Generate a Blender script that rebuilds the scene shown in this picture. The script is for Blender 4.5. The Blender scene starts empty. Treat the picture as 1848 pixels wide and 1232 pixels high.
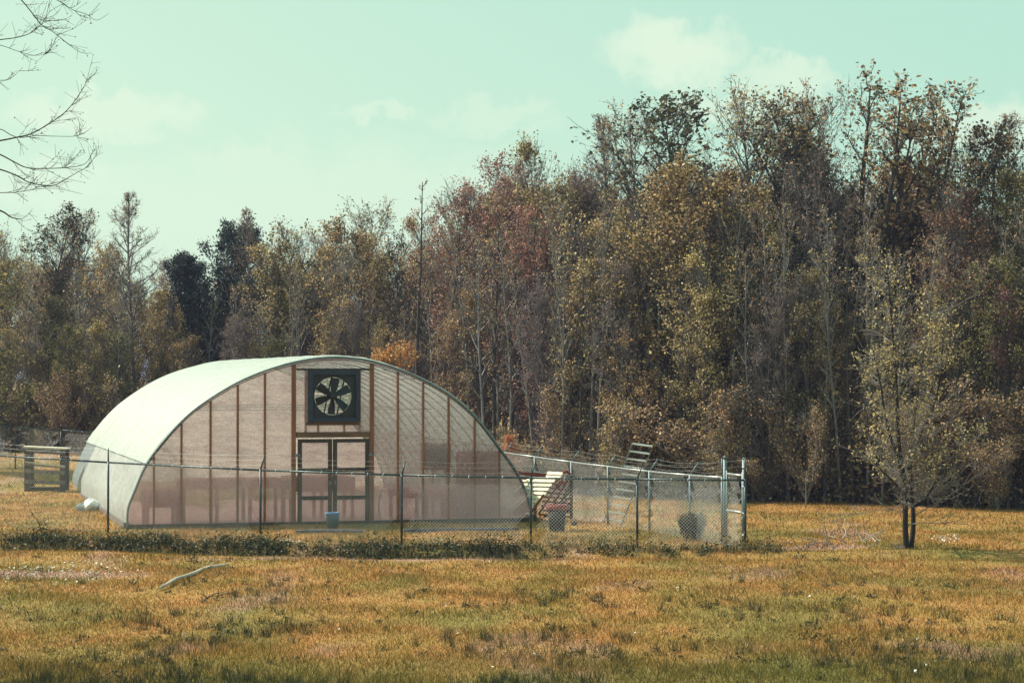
import bpy, math, random
import numpy as np
from mathutils import Vector, Matrix
sc = bpy.context.scene
C = sc.collection
R = math.radians
# ------------------------------------------------------------------ camera
F = 4000.0; CH = 3.6; PITCH = math.atan(64/F)
cam = bpy.data.objects.new('camera', bpy.data.cameras.new('camera')); C.objects.link(cam)
cam.location = (0, 0, CH); cam.rotation_euler = (math.pi/2+PITCH, 0, 0)
cam.data.lens = 36*F/1848; cam.data.sensor_width = 36; cam.data.clip_end = 6000; cam.data.clip_start = .5
sc.camera = cam
sc.view_settings.view_transform = 'Standard'; sc.view_settings.look = 'None'
sc.view_settings.exposure = 0.62; sc.view_settings.gamma = 1.0
# ------------------------------------------------------------------ sun + sky
SAZ = Vector((-.92, .39)).normalized(); SEL = R(47)
sd = Vector((SAZ.x*math.cos(SEL), SAZ.y*math.cos(SEL), math.sin(SEL)))
sl = bpy.data.lights.new('sun', 'SUN'); sl.energy = 5.0; sl.angle = R(.5); sl.color = (1, .89, .72)
so = bpy.data.objects.new('sun', sl); C.objects.link(so)
so.rotation_euler = sd.to_track_quat('Z', 'Y').to_euler()
W = bpy.data.worlds.new('World'); sc.world = W; W.use_nodes = True
nt = W.node_tree; nt.nodes.clear()
def N(nt, t, **k):
    n = nt.nodes.new(t)
    for a, b in k.items(): setattr(n, a, b)
    return n
def world():
    L = nt.links
    sky = N(nt, 'ShaderNodeTexSky', sky_type='NISHITA'); sky.sun_disc = False
    sky.sun_elevation = SEL; sky.sun_rotation = math.atan2(sd.x, sd.y)
    sky.air_density = 1.0; sky.dust_density = .6; sky.ozone_density = 1.2
    tint = N(nt, 'ShaderNodeMix', data_type='RGBA', blend_type='MULTIPLY'); tint.inputs[0].default_value = 1
    L.new(sky.outputs[0], tint.inputs[6]); tint.inputs[7].default_value = (.80, 1.04, .74, 1)
    tc = N(nt, 'ShaderNodeTexCoord')
    # hazy mint sky: brighter towards the sun's side
    sx = N(nt, 'ShaderNodeSeparateXYZ'); L.new(tc.outputs['Generated'], sx.inputs[0])
    gx = N(nt, 'ShaderNodeMath', operation='MULTIPLY_ADD'); L.new(sx.outputs[2], gx.inputs[0]); gx.inputs[1].default_value = 1.6; L.new(sx.outputs[0], gx.inputs[2])
    gm = N(nt, 'ShaderNodeMapRange', interpolation_type='SMOOTHSTEP'); L.new(gx.outputs[0], gm.inputs[0]); gm.inputs[1].default_value = -.16; gm.inputs[2].default_value = .50
    hz = N(nt, 'ShaderNodeMix', data_type='RGBA'); L.new(gm.outputs[0], hz.inputs[0]); hz.inputs[6].default_value = (5.2, 6.8, 5.15, 1); hz.inputs[7].default_value = (3.9, 6.1, 4.9, 1)
    tint2 = N(nt, 'ShaderNodeMix', data_type='RGBA'); tint2.inputs[0].default_value = .86; L.new(tint.outputs[2], tint2.inputs[6]); L.new(hz.outputs[2], tint2.inputs[7])
    def ell(az, el, wa, we, soft, amp=1.0, pow_=1.0):
        mp = N(nt, 'ShaderNodeMapping'); mp.vector_type = 'POINT'
        # direction rotated so that the cloud's centre is +Y, then scaled
        mp.inputs['Rotation'].default_value = (0, 0, R(az))
        L.new(dist.outputs[0], mp.inputs['Vector'])
        s = N(nt, 'ShaderNodeSeparateXYZ'); L.new(mp.outputs[0], s.inputs[0])
        a = N(nt, 'ShaderNodeMath', operation='DIVIDE'); L.new(s.outputs[0], a.inputs[0]); a.inputs[1].default_value = math.sin(R(wa))
        b = N(nt, 'ShaderNodeMath', operation='SUBTRACT'); L.new(s.outputs[2], b.inputs[0]); b.inputs[1].default_value = math.sin(R(el))
        c = N(nt, 'ShaderNodeMath', operation='DIVIDE'); L.new(b.outputs[0], c.inputs[0]); c.inputs[1].default_value = math.sin(R(we))
        a2 = N(nt, 'ShaderNodeMath', operation='MULTIPLY'); L.new(a.outputs[0], a2.inputs[0]); L.new(a.outputs[0], a2.inputs[1])
        d = N(nt, 'ShaderNodeMath', operation='MULTIPLY_ADD'); L.new(c.outputs[0], d.inputs[0]); L.new(c.outputs[0], d.inputs[1]); L.new(a2.outputs[0], d.inputs[2])
        m = N(nt, 'ShaderNodeMapRange', interpolation_type='SMOOTHSTEP'); L.new(d.outputs[0], m.inputs[0])
        m.inputs[1].default_value = 1.0+soft; m.inputs[2].default_value = max(0, 1.0-soft); m.inputs[3].default_value = 0; m.inputs[4].default_value = amp
        return m.outputs[0]
    # distorted direction
    nz = N(nt, 'ShaderNodeTexNoise'); nz.inputs['Scale'].default_value = 55; nz.inputs['Detail'].default_value = 6; nz.inputs['Roughness'].default_value = .62
    L.new(tc.outputs['Generated'], nz.inputs['Vector'])
    sub = N(nt, 'ShaderNodeVectorMath', operation='SUBTRACT'); L.new(nz.outputs['Color'], sub.inputs[0]); sub.inputs[1].default_value = (.5, .5, .5)
    scl = N(nt, 'ShaderNodeVectorMath', operation='SCALE'); L.new(sub.outputs[0], scl.inputs[0]); scl.inputs['Scale'].default_value = .042
    dist = N(nt, 'ShaderNodeVectorMath', operation='ADD'); L.new(tc.outputs['Generated'], dist.inputs[0]); L.new(scl.outputs[0], dist.inputs[1])
    def at(px, py, w, h, soft, amp=1):
        az = math.degrees(math.atan((px-924)/F)); el = math.degrees(math.atan((680-py)/F))
        return ell(az, el, math.degrees(w/F), math.degrees(h/F), soft, amp)
    masks = [at(1215, 92, 106, 52, .95, .75), at(1420, 142, 95, 32, .95, .6), at(190, 215, 150, 40, .8, .6), at(440, 285, 90, 26, .9, .4),
             at(560, 390, 500, 120, .9, .4), at(890, 215, 100, 26, .95, .35), at(1780, 240, 130, 50, .8, .6), at(1330, 190, 140, 34, .8, .5), at(100, 345, 160, 45, .9, .45), at(690, 200, 70, 12, .9, .4)]
    acc = masks[0]
    for m in masks[1:]:
        x = N(nt, 'ShaderNodeMath', operation='MAXIMUM'); L.new(acc, x.inputs[0]); L.new(m, x.inputs[1]); acc = x.outputs[0]
    mix = N(nt, 'ShaderNodeMix', data_type='RGBA'); L.new(acc, mix.inputs[0]); L.new(tint2.outputs[2], mix.inputs[6])
    mix.inputs[7].default_value = (6.2, 7.1, 5.5, 1)
    bg = N(nt, 'ShaderNodeBackground'); bg.inputs[1].default_value = .09
    L.new(mix.outputs[2], bg.inputs[0])
    out = N(nt, 'ShaderNodeOutputWorld'); L.new(bg.outputs[0], out.inputs[0])
world()
# ------------------------------------------------------------------ projection helpers (photo pixel -> point in the place)
cp, sp = math.cos(PITCH), math.sin(PITCH)
def ray(px, py):
    a = (px-924)/F; b = (616-py)/F
    return Vector((a, cp-b*sp, sp+b*cp))
def PD(px, py, D):
    r = ray(px, py); t = D/r.y
    return Vector((r.x*t, D, CH+r.z*t))
def GP(px, py, z=0.0):
    r = ray(px, py); t = (z-CH)/r.z
    return Vector((r.x*t, r.y*t, z))
def XD(px, D): return (px-924)/F*D
def ss(a, b, x):
    t = np.clip((x-a)/(b-a), 0, 1); return t*t*(3-2*t)
# terrain height
_dx = np.array([XD(-100, 47.5), XD(200, 47), XD(470, 46.2), XD(725, 45.6), XD(950, 45.4), XD(1400, 45.2)])
_dy = np.array([GP(0, 977).y, GP(0, 984).y, GP(0, 990).y, GP(0, 995).y, GP(0, 996).y, GP(0, 1000).y])
def ditch_y(x): return np.interp(x, _dx, _dy)
def gz(x, y):
    x = np.asarray(x, float); y = np.asarray(y, float)
    r = ss(60, 90, y)*ss(-4, -12, x)*1.0
    r = r+.022*np.sin(x*.71+1.3)*np.sin(y*.43)+.014*np.sin(x*1.9+y*.8)+.008*np.sin(x*4.3-y*2.9)
    ly = ditch_y(x); d = ly-y                      # distance in front of the lip
    prof = np.where(d < 0, 0, np.where(d < .45, -ss(0, .45, d), -(1-ss(.6, 2.0, d))))
    amp = .27*ss(XD(1060, 46), XD(900, 46), x)+.06
    bank = .05*np.exp(-((d+.35)/.3)**2)
    return r+prof*amp+bank
def g1(x, y): return float(gz(x, y))
# ------------------------------------------------------------------ mesh helpers
def mesh_np(name, V, Fc, mat=None, parent=None, smooth=False, attrs=None, loc=None, link=True):
    me = bpy.data.meshes.new(name); V = np.asarray(V, np.float32); Fc = np.asarray(Fc, np.int32)
    k = Fc.shape[1]; n = len(Fc)
    me.vertices.add(len(V)); me.vertices.foreach_set('co', V.ravel())
    me.loops.add(n*k); me.loops.foreach_set('vertex_index', Fc.ravel())
    me.polygons.add(n); me.polygons.foreach_set('loop_start', np.arange(0, n*k, k, dtype=np.int32))
    me.polygons.foreach_set('loop_total', np.full(n, k, np.int32))
    if smooth: me.polygons.foreach_set('use_smooth', np.ones(n, bool))
    me.update(calc_edges=True)
    if attrs:
        for an, arr in attrs.items():
            at = me.attributes.new(an, 'FLOAT', 'FACE'); at.data.foreach_set('value', np.asarray(arr, np.float32))
    if mat: me.materials.append(mat)
    o = bpy.data.objects.new(name, me)
    if link: C.objects.link(o)
    if parent: o.parent = parent
    if loc is not None: o.location = loc
    return o
class MB:
    """collects shapes, builds ONE mesh object"""
    def __init__(s): s.v = []; s.f = []; s.sm = []
    def add(s, v, f, sm=False):
        n = len(s.v); s.v += [tuple(p) for p in v]; s.f += [tuple(i+n for i in q) for q in f]; s.sm += [sm]*len(f)
    def box(s, x0, x1, y0, y1, z0, z1):
        s.add([(x, y, z) for x in (x0, x1) for y in (y0, y1) for z in (z0, z1)],
              [(0, 1, 3, 2), (4, 6, 7, 5), (0, 4, 5, 1), (2, 3, 7, 6), (0, 2, 6, 4), (1, 5, 7, 3)])
    def beam(s, p0, p1, w, t, up=(0, 0, 1), c=0.0):
        p0 = Vector(p0); p1 = Vector(p1); d = (p1-p0).normalized(); up = Vector(up)
        a = d.cross(up)
        if a.length < 1e-3: a = d.cross(Vector((0, 1, 0)))
        a.normalize(); b = a.cross(d).normalized(); a *= t/2; b *= w/2
        s.add([p0-a-b, p0+a-b, p0+a+b, p0-a+b, p1-a-b, p1+a-b, p1+a+b, p1-a+b],
              [(0, 3, 2, 1), (4, 5, 6, 7), (0, 1, 5, 4), (1, 2, 6, 5), (2, 3, 7, 6), (3, 0, 4, 7)])
    def tube(s, pts, r, n=8, cap=True):
        pts = [Vector(p) for p in pts]; rs = r if isinstance(r, (list, tuple)) else [r]*len(pts)
        V = []; prev = None
        for i, p in enumerate(pts):
            d = (pts[min(i+1, len(pts)-1)]-pts[max(i-1, 0)]).normalized()
            if prev is None:
                a = d.cross(Vector((0, 0, 1)))
                if a.length < .05: a = d.cross(Vector((0, 1, 0)))
            else: a = prev-d*prev.dot(d)
            a.normalize(); prev = a; b = d.cross(a)
            for k in range(n):
                t = 2*math.pi*k/n; V.append(p+(a*math.cos(t)+b*math.sin(t))*rs[i])
        Fs = []
        for i in range(len(pts)-1):
            for k in range(n):
                k2 = (k+1) % n; Fs.append((i*n+k, i*n+k2, (i+1)*n+k2, (i+1)*n+k))
        s.add(V, Fs, True)
        if cap:
            m = len(s.v)-len(V)
            s.f.append(tuple(m+k for k in reversed(range(n)))); s.f.append(tuple(m+(len(pts)-1)*n+k for k in range(n))); s.sm += [False, False]
    def lathe(s, prof, n=28, c=(0, 0, 0)):
        V = []; 
        for r, z in prof:
            for k in range(n):
                t = 2*math.pi*k/n; V.append((c[0]+r*math.cos(t), c[1]+r*math.sin(t), c[2]+z))
        s.add(V, [(i*n+k, i*n+(k+1) % n, (i+1)*n+(k+1) % n, (i+1)*n+k) for i in range(len(prof)-1) for k in range(n)], True)
    def build(s, name, mat, parent=None, loc=None):
        me = bpy.data.meshes.new(name); me.from_pydata(s.v, [], s.f); me.update()
        me.polygons.foreach_set('use_smooth', s.sm); me.materials.append(mat)
        o = bpy.data.objects.new(name, me); C.objects.link(o)
        if parent: o.parent = parent
        if loc is not None: o.location = loc
        return o
def tag(o, label=None, cat=None, group=None, kind=None):
    if label: o['label'] = label
    if cat: o['category'] = cat
    if group: o['group'] = group
    if kind: o['kind'] = kind
    return o
def empty(name, loc=(0, 0, 0), rz=0, **k):
    o = bpy.data.objects.new(name, None); C.objects.link(o); o.location = loc; o.rotation_euler = (0, 0, rz); o.empty_display_size = .2
    return tag(o, **k)
# ------------------------------------------------------------------ materials
def mat0(name):
    m = bpy.data.materials.new(name); m.use_nodes = True; m.node_tree.nodes.clear(); return m, m.node_tree
def nmat(name, c1, c2, scale=8, rough=.8, metal=0.0, bump=.2, stretch=(1, 1, 1), detail=5, spec=.4):
    m, t = mat0(name); L = t.links
    tc = N(t, 'ShaderNodeTexCoord'); mp = N(t, 'ShaderNodeMapping'); mp.inputs['Scale'].default_value = stretch
    L.new(tc.outputs['Object'], mp.inputs[0])
    nz = N(t, 'ShaderNodeTexNoise'); nz.inputs['Scale'].default_value = scale; nz.inputs['Detail'].default_value = detail
    L.new(mp.outputs[0], nz.inputs['Vector'])
    cr = N(t, 'ShaderNodeValToRGB'); cr.color_ramp.elements[0].position = .3; cr.color_ramp.elements[1].position = .7
    cr.color_ramp.elements[0].color = (*c1, 1); cr.color_ramp.elements[1].color = (*c2, 1); L.new(nz.outputs[0], cr.inputs[0])
    p = N(t, 'ShaderNodeBsdfPrincipled'); p.inputs['Roughness'].default_value = rough; p.inputs['Metallic'].default_value = metal
    p.inputs['Specular IOR Level'].default_value = spec
    L.new(cr.outputs[0], p.inputs['Base Color'])
    if bump:
        b = N(t, 'ShaderNodeBump'); b.inputs['Strength'].default_value = bump; b.inputs['Distance'].default_value = .02; L.new(nz.outputs[0], b.inputs['Height']); L.new(b.outputs[0], p.inputs['Normal'])
    o = N(t, 'ShaderNodeOutputMaterial'); L.new(p.outputs[0], o.inputs[0]); return m
def leafmat(name, cols, trans=.35, hue=.04, val=.5, rough=.55):
    """per-leaf colour from the face attribute rnd, small shift per tree"""
    m, t = mat0(name); L = t.links
    at = N(t, 'ShaderNodeAttribute', attribute_name='rnd')
    cr = N(t, 'ShaderNodeValToRGB'); els = cr.color_ramp.elements
    while len(els) < len(cols): els.new(.5)
    for i, c in enumerate(cols): els[i].position = i/(len(cols)-1); els[i].color = (*c, 1)
    L.new(at.outputs['Fac'], cr.inputs[0])
    oi = N(t, 'ShaderNodeObjectInfo')
    hs = N(t, 'ShaderNodeHueSaturation')
    mr = N(t, 'ShaderNodeMapRange'); L.new(oi.outputs['Random'], mr.inputs[0]); mr.inputs[3].default_value = .5-hue/2; mr.inputs[4].default_value = .5+hue/2
    w = N(t, 'ShaderNodeMath', operation='FRACT'); w2 = N(t, 'ShaderNodeMath', operation='MULTIPLY'); L.new(oi.outputs['Random'], w2.inputs[0]); w2.inputs[1].default_value = 7.31; L.new(w2.outputs[0], w.inputs[0])
    mv = N(t, 'ShaderNodeMapRange'); L.new(w.outputs[0], mv.inputs[0]); mv.inputs[3].default_value = 1-val/2; mv.inputs[4].default_value = 1+val/2
    L.new(mr.outputs[0], hs.inputs['Hue']); L.new(mv.outputs[0], hs.inputs['Value']); L.new(cr.outputs[0], hs.inputs['Color'])
    d = N(t, 'ShaderNodeBsdfPrincipled'); d.inputs['Roughness'].default_value = rough; d.inputs['Specular IOR Level'].default_value = .35; L.new(hs.outputs[0], d.inputs['Base Color'])
    tr = N(t, 'ShaderNodeBsdfTranslucent'); L.new(hs.outputs[0], tr.inputs[0])
    mx = N(t, 'ShaderNodeMixShader'); mx.inputs[0].default_value = trans; L.new(d.outputs[0], mx.inputs[1]); L.new(tr.outputs[0], mx.inputs[2])
    o = N(t, 'ShaderNodeOutputMaterial'); L.new(mx.outputs[0], o.inputs[0]); return m
def groundmat(name, blades=False):
    """field colours from the place's own position: ochre grass, green patches, bare pinkish soil"""
    m, t = mat0(name); L = t.links
    ge = N(t, 'ShaderNodeNewGeometry')
    def noise(sc_, det=4, off=0, st=(1, .45, 1)):
        mp = N(t, 'ShaderNodeMapping'); mp.inputs['Scale'].default_value = st; mp.inputs['Location'].default_value = (off, off, 0); L.new(ge.outputs['Position'], mp.inputs[0])
        n = N(t, 'ShaderNodeTexNoise'); n.inputs['Scale'].default_value = sc_; n.inputs['Detail'].default_value = det; L.new(mp.outputs[0], n.inputs['Vector']); return n.outputs[0]
    def mixc(f, a, b):
        x = N(t, 'ShaderNodeMix', data_type='RGBA')
        if isinstance(f, float): x.inputs[0].default_value = f
        else: L.new(f, x.inputs[0])
        for i, v in ((6, a), (7, b)):
            if isinstance(v, tuple): x.inputs[i].default_value = (*v, 1)
            else: L.new(v, x.inputs[i])
        return x.outputs[2]
    def mr(f, a, b, lo=0, hi=1):
        x = N(t, 'ShaderNodeMapRange', interpolation_type='SMOOTHSTEP'); L.new(f, x.inputs[0]); x.inputs[1].default_value = a; x.inputs[2].default_value = b; x.inputs[3].default_value = lo; x.inputs[4].default_value = hi; return x.outputs[0]
    base = mixc(mr(noise(.9, 5), .38, .62), (.45, .235, .078), (.36, .22, .06))
    base = mixc(mr(noise(.42, 5, 31), .45, .66, 0, .65), base, (.17, .165, .04))
    sx = N(t, 'ShaderNodeSeparateXYZ'); L.new(ge.outputs['Position'], sx.inputs[0])
    wob = N(t, 'ShaderNodeMath', operation='MULTIPLY_ADD'); L.new(noise(.35, 4, 13, (1, .6, 1)), wob.inputs[0]); wob.inputs[1].default_value = 14; L.new(sx.outputs[1], wob.inputs[2])
    base = mixc(mr(wob.outputs[0], 38.5, 32, 0, .85), base, (.14, .14, .034))
    soil = mr(noise(.5, 6, 77, (1, .35, 1)), .56, .70, 0, .7)
    def around(cx_, cy_, rx, ry):
        a = N(t, 'ShaderNodeMapping'); a.inputs['Location'].default_value = (-cx_/rx, -cy_/ry, 0); a.inputs['Scale'].default_value = (1/rx, 1/ry, 0); L.new(ge.outputs['Position'], a.inputs[0])
        b = N(t, 'ShaderNodeVectorMath', operation='LENGTH'); L.new(a.outputs[0], b.inputs[0]); c = N(t, 'ShaderNodeMath', operation='MULTIPLY_ADD'); L.new(noise(1.1, 5, 3), c.inputs[0]); c.inputs[1].default_value = 1.6; L.new(b.outputs['Value'], c.inputs[2])
        return mr(c.outputs[0], 1.9, 1.35, 0, .85)
    for e_ in ((-9.2, 40.6, 2.6, .9), (-2.2, 43.9, 4.6, .45), (-6.5, 47.4, 3.2, .35), (6.6, 46.9, 1.3, .6)):
        mx_ = N(t, 'ShaderNodeMath', operation='MAXIMUM'); L.new(soil, mx_.inputs[0]); L.new(around(*e_), mx_.inputs[1]); soil = mx_.outputs[0]
    base = mixc(soil, base, (.44, .27, .215))
    fine = noise(14, 3, 5, (1, 1, 1))
    base = mixc(mr(fine, .35, .7, 0, .35), base, (.17, .13, .04))
    if blades:
        at = N(t, 'ShaderNodeAttribute', attribute_name='rnd')
        cr = N(t, 'ShaderNodeValToRGB'); els = cr.color_ramp.elements
        for i in range(3): els.new(.5)
        for e, (p, c) in zip(els, [(0, (.22, .30, .22)), (.3, (.6, .66, .55)), (.65, (1.05, 1, 1.0)), (.88, (1.45, 1.3, 1.6)), (1, (2.0, 1.8, 2.6))]):
            e.position = p; e.color = (*c, 1)
        L.new(at.outputs['Fac'], cr.inputs[0])
        mu = N(t, 'ShaderNodeMix', data_type='RGBA', blend_type='MULTIPLY'); mu.inputs[0].default_value = 1; L.new(base, mu.inputs[6]); L.new(cr.outputs[0], mu.inputs[7]); base = mu.outputs[2]
    else:   # thatch and soil between the blades is darker than the blades
        mu = N(t, 'ShaderNodeMix', data_type='RGBA', blend_type='MULTIPLY'); mu.inputs[0].default_value = 1; L.new(base, mu.inputs[6]); mu.inputs[7].default_value = (.85, .86, .86, 1); base = mu.outputs[2]
    d = N(t, 'ShaderNodeBsdfPrincipled'); d.inputs['Roughness'].default_value = .8; d.inputs['Specular IOR Level'].default_value = .2; L.new(base, d.inputs['Base Color'])
    o = N(t, 'ShaderNodeOutputMaterial')
    if blades:
        tr = N(t, 'ShaderNodeBsdfTranslucent'); L.new(base, tr.inputs[0]); mx = N(t, 'ShaderNodeMixShader'); mx.inputs[0].default_value = .4
        L.new(d.outputs[0], mx.inputs[1]); L.new(tr.outputs[0], mx.inputs[2]); L.new(mx.outputs[0], o.inputs[0])
    else:
        b = N(t, 'ShaderNodeBump'); b.inputs['Strength'].default_value = .8; b.inputs['Distance'].default_value = .05; L.new(fine, b.inputs['Height']); L.new(b.outputs[0], d.inputs['Normal'])
        L.new(d.outputs[0], o.inputs[0])
    return m
def filmmat(name, col, clear, trans, scale=3, fold=(1, 1, 6), dirt=(.45, .36, .33), var=.5, grain=.3, stripes=0, low_tint=0):
    """polythene sheet: part clear, part milky, with folds and dirt"""
    m, t = mat0(name); L = t.links
    tc = N(t, 'ShaderNodeTexCoord'); mp = N(t, 'ShaderNodeMapping'); mp.inputs['Scale'].default_value = fold; L.new(tc.outputs['Object'], mp.inputs[0])
    nz = N(t, 'ShaderNodeTexNoise'); nz.inputs['Scale'].default_value = scale; nz.inputs['Detail'].default_value = 7; nz.inputs['Roughness'].default_value = .65; L.new(mp.outputs[0], nz.inputs['Vector'])
    mc = N(t, 'ShaderNodeMapRange'); L.new(nz.outputs[0], mc.inputs[0]); mc.inputs[1].default_value = .38; mc.inputs[2].default_value = .72; mc.inputs[3].default_value = 0; mc.inputs[4].default_value = var
    cx = N(t, 'ShaderNodeMix', data_type='RGBA'); L.new(mc.outputs[0], cx.inputs[0]); cx.inputs[6].default_value = (*col, 1); cx.inputs[7].default_value = (*dirt, 1)
    wv = N(t, 'ShaderNodeTexNoise'); wv.inputs['Scale'].default_value = 26; wv.inputs['Detail'].default_value = 3; L.new(tc.outputs['Object'], wv.inputs['Vector'])
    wr = N(t, 'ShaderNodeMapRange'); L.new(wv.outputs[0], wr.inputs[0]); wr.inputs[1].default_value = .3; wr.inputs[2].default_value = .7; wr.inputs[3].default_value = 1-grain; wr.inputs[4].default_value = 1+grain*.8
    wm = N(t, 'ShaderNodeVectorMath', operation='SCALE'); L.new(cx.outputs[2], wm.inputs[0]); L.new(wr.outputs[0], wm.inputs['Scale'])
    if stripes:   # shading of the sheet's folds, painted in as darker bands
        w_ = N(t, 'ShaderNodeTexWave', wave_type='BANDS', bands_direction='Y'); w_.inputs['Scale'].default_value = .9; w_.inputs['Distortion'].default_value = 1.2; w_.inputs['Detail'].default_value = 3; w_.inputs['Detail Scale'].default_value = 2
        L.new(tc.outputs['Object'], w_.inputs['Vector']); r_ = N(t, 'ShaderNodeMapRange'); L.new(w_.outputs['Fac'], r_.inputs[0]); r_.inputs[1].default_value = .0; r_.inputs[2].default_value = .45; r_.inputs[3].default_value = 1-stripes; r_.inputs[4].default_value = 1
        ws = N(t, 'ShaderNodeVectorMath', operation='SCALE'); L.new(wm.outputs[0], ws.inputs[0]); L.new(r_.outputs[0], ws.inputs['Scale']); wm = ws
    if low_tint:   # pinkish red mixed in towards the bottom of the sheet
        sz = N(t, 'ShaderNodeSeparateXYZ'); L.new(tc.outputs['Object'], sz.inputs[0]); za = N(t, 'ShaderNodeMath', operation='MULTIPLY_ADD'); L.new(nz.outputs[0], za.inputs[0]); za.inputs[1].default_value = -1.2; L.new(sz.outputs[2], za.inputs[2])
        zr = N(t, 'ShaderNodeMapRange', interpolation_type='SMOOTHSTEP'); L.new(za.outputs[0], zr.inputs[0]); zr.inputs[1].default_value = 1.7; zr.inputs[2].default_value = -.6; zr.inputs[3].default_value = 0; zr.inputs[4].default_value = low_tint
        zm = N(t, 'ShaderNodeMix', data_type='RGBA'); L.new(zr.outputs[0], zm.inputs[0]); L.new(wm.outputs[0], zm.inputs[6]); zm.inputs[7].default_value = (.62, .30, .31, 1)
        class wm: outputs = [zm.outputs[2]]
    class cx2: outputs = [0, 0, wm.outputs[0]]
    cx = cx2
    b = N(t, 'ShaderNodeBump'); b.inputs['Strength'].default_value = .7; b.inputs['Distance'].default_value = .05; L.new(nz.outputs[0], b.inputs['Height'])
    d = N(t, 'ShaderNodeBsdfPrincipled'); d.inputs['Roughness'].default_value = .45; L.new(cx.outputs[2], d.inputs['Base Color']); L.new(b.outputs[0], d.inputs['Normal'])
    tr = N(t, 'ShaderNodeBsdfTranslucent'); L.new(cx.outputs[2], tr.inputs[0])
    m1 = N(t, 'ShaderNodeMixShader'); m1.inputs[0].default_value = trans; L.new(d.outputs[0], m1.inputs[1]); L.new(tr.outputs[0], m1.inputs[2])
    tp = N(t, 'ShaderNodeBsdfTransparent')
    mcl = N(t, 'ShaderNodeMapRange'); L.new(nz.outputs[0], mcl.inputs[0]); mcl.inputs[1].default_value = .3; mcl.inputs[2].default_value = .7; mcl.inputs[3].default_value = clear*1.2; mcl.inputs[4].default_value = clear*.75
    m2 = N(t, 'ShaderNodeMixShader'); L.new(mcl.outputs[0], m2.inputs[0]); L.new(m1.outputs[0], m2.inputs[1]); L.new(tp.outputs[0], m2.inputs[2])
    o = N(t, 'ShaderNodeOutputMaterial'); L.new(m2.outputs[0], o.inputs[0]); return m
M = {}
M['ground'] = groundmat('field_soil'); M['blade'] = groundmat('grass_blades', True)
M['bark'] = nmat('grey_brown_bark', (.10, .09, .10), (.23, .21, .21), 9, .9, bump=.6, stretch=(1, 1, .25))
M['bark_lone'] = nmat('near_black_bark', (.010, .009, .009), (.035, .03, .028), 9, .95, bump=.6, stretch=(1, 1, .25))
M['bark_pale'] = nmat('pale_grey_bark', (.12, .115, .125), (.26, .245, .25), 9, .9, bump=.5, stretch=(1, 1, .25))
M['bark_dark'] = nmat('dark_bark', (.035, .032, .033), (.08, .07, .066), 9, .9, bump=.6, stretch=(1, 1, .25))
M['olive'] = leafmat('olive_leaves', [(.03, .026, .018), (.19, .135, .06), (.42, .30, .14), (.72, .54, .29)])
M['tan'] = leafmat('tan_leaves', [(.04, .032, .022), (.24, .165, .08), (.49, .355, .18), (.80, .62, .37)])
M['rust'] = leafmat('rust_leaves', [(.05, .03, .03), (.24, .115, .09), (.44, .22, .16), (.66, .42, .30)])
M['pink'] = leafmat('pinkish_buds', [(.10, .07, .08), (.25, .16, .17), (.40, .25, .25), (.56, .40, .38)], val=.3)
M['lone'] = leafmat('brown_tan_leaves', [(.05, .042, .028), (.24, .175, .09), (.40, .295, .155), (.60, .46, .27)])
M['orange'] = leafmat('orange_leaves', [(.25, .09, .03), (.45, .17, .06), (.55, .26, .11), (.6, .35, .18)])
M['green'] = leafmat('green_leaves', [(.03, .035, .018), (.10, .10, .04), (.22, .20, .075), (.42, .36, .16)])
M['darkleaf'] = leafmat('dark_leaves', [(.02, .024, .015), (.05, .05, .028), (.10, .09, .045), (.2, .16, .09)])
M['needle'] = leafmat('pine_needles', [(.012, .022, .026), (.025, .042, .045), (.045, .065, .065), (.09, .11, .10)], trans=.1)
M['brush'] = leafmat('undergrowth_leaves', [(.03, .024, .02), (.13, .09, .055), (.30, .20, .12), (.60, .43, .27)])
M['weed'] = leafmat('weed_leaves', [(.012, .02, .010), (.03, .04, .014), (.075, .075, .025), (.18, .145, .055)], trans=.2)
M['galpost'] = nmat('grey_post_steel', (.08, .13, .16), (.16, .22, .25), 30, .5, .4, bump=.05)
M['gal'] = nmat('galvanised_steel', (.26, .30, .33), (.42, .46, .48), 30, .45, .6, bump=.05)
M['galdull'] = nmat('weathered_steel', (.10, .14, .16), (.20, .25, .27), 30, .5, .5, bump=.05)
M['darksteel'] = nmat('dark_weathered_pipe', (.022, .04, .05), (.06, .09, .10), 30, .42, .5, bump=.05)
M['wire'] = nmat('galvanised_wire', (.46, .49, .52), (.66, .69, .71), 20, .42, .55, bump=0)
M['stud'] = nmat('red_brown_timber', (.17, .065, .035), (.30, .125, .065), 6, .8, stretch=(1, 1, .15))
M['frame'] = nmat('dark_timber', (.028, .024, .02), (.075, .055, .04), 8, .8, stretch=(1, 1, .2))
M['lintel'] = nmat('brown_timber', (.09, .05, .03), (.18, .10, .055), 8, .8, stretch=(.2, 1, 1))
M['bench'] = nmat('bench_timber', (.26, .035, .022), (.38, .07, .04), 6, .8)
M['wood'] = nmat('weathered_timber', (.09, .08, .075), (.22, .19, .17), 9, .85, bump=.4)
M['woodlit'] = nmat('sunlit_pale_timber', (.40, .37, .30), (.58, .54, .45), 9, .8, bump=.3)
M['slat'] = nmat('cream_slats', (.62, .57, .42), (.75, .70, .54), 7, .7)
M['redwood'] = nmat('red_stained_timber', (.14, .022, .014), (.24, .05, .03), 8, .75)
M['roof'] = filmmat('roof_sheet', (.67, .79, .77), .03, .42, 5, (.6, 1.6, .25), (.50, .57, .52), .7, .12, .10)
M['skirt'] = filmmat('side_sheet', (.60, .65, .64), .10, .35, 4, (1, .5, 1), (.36, .41, .43), .8, .2)
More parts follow.
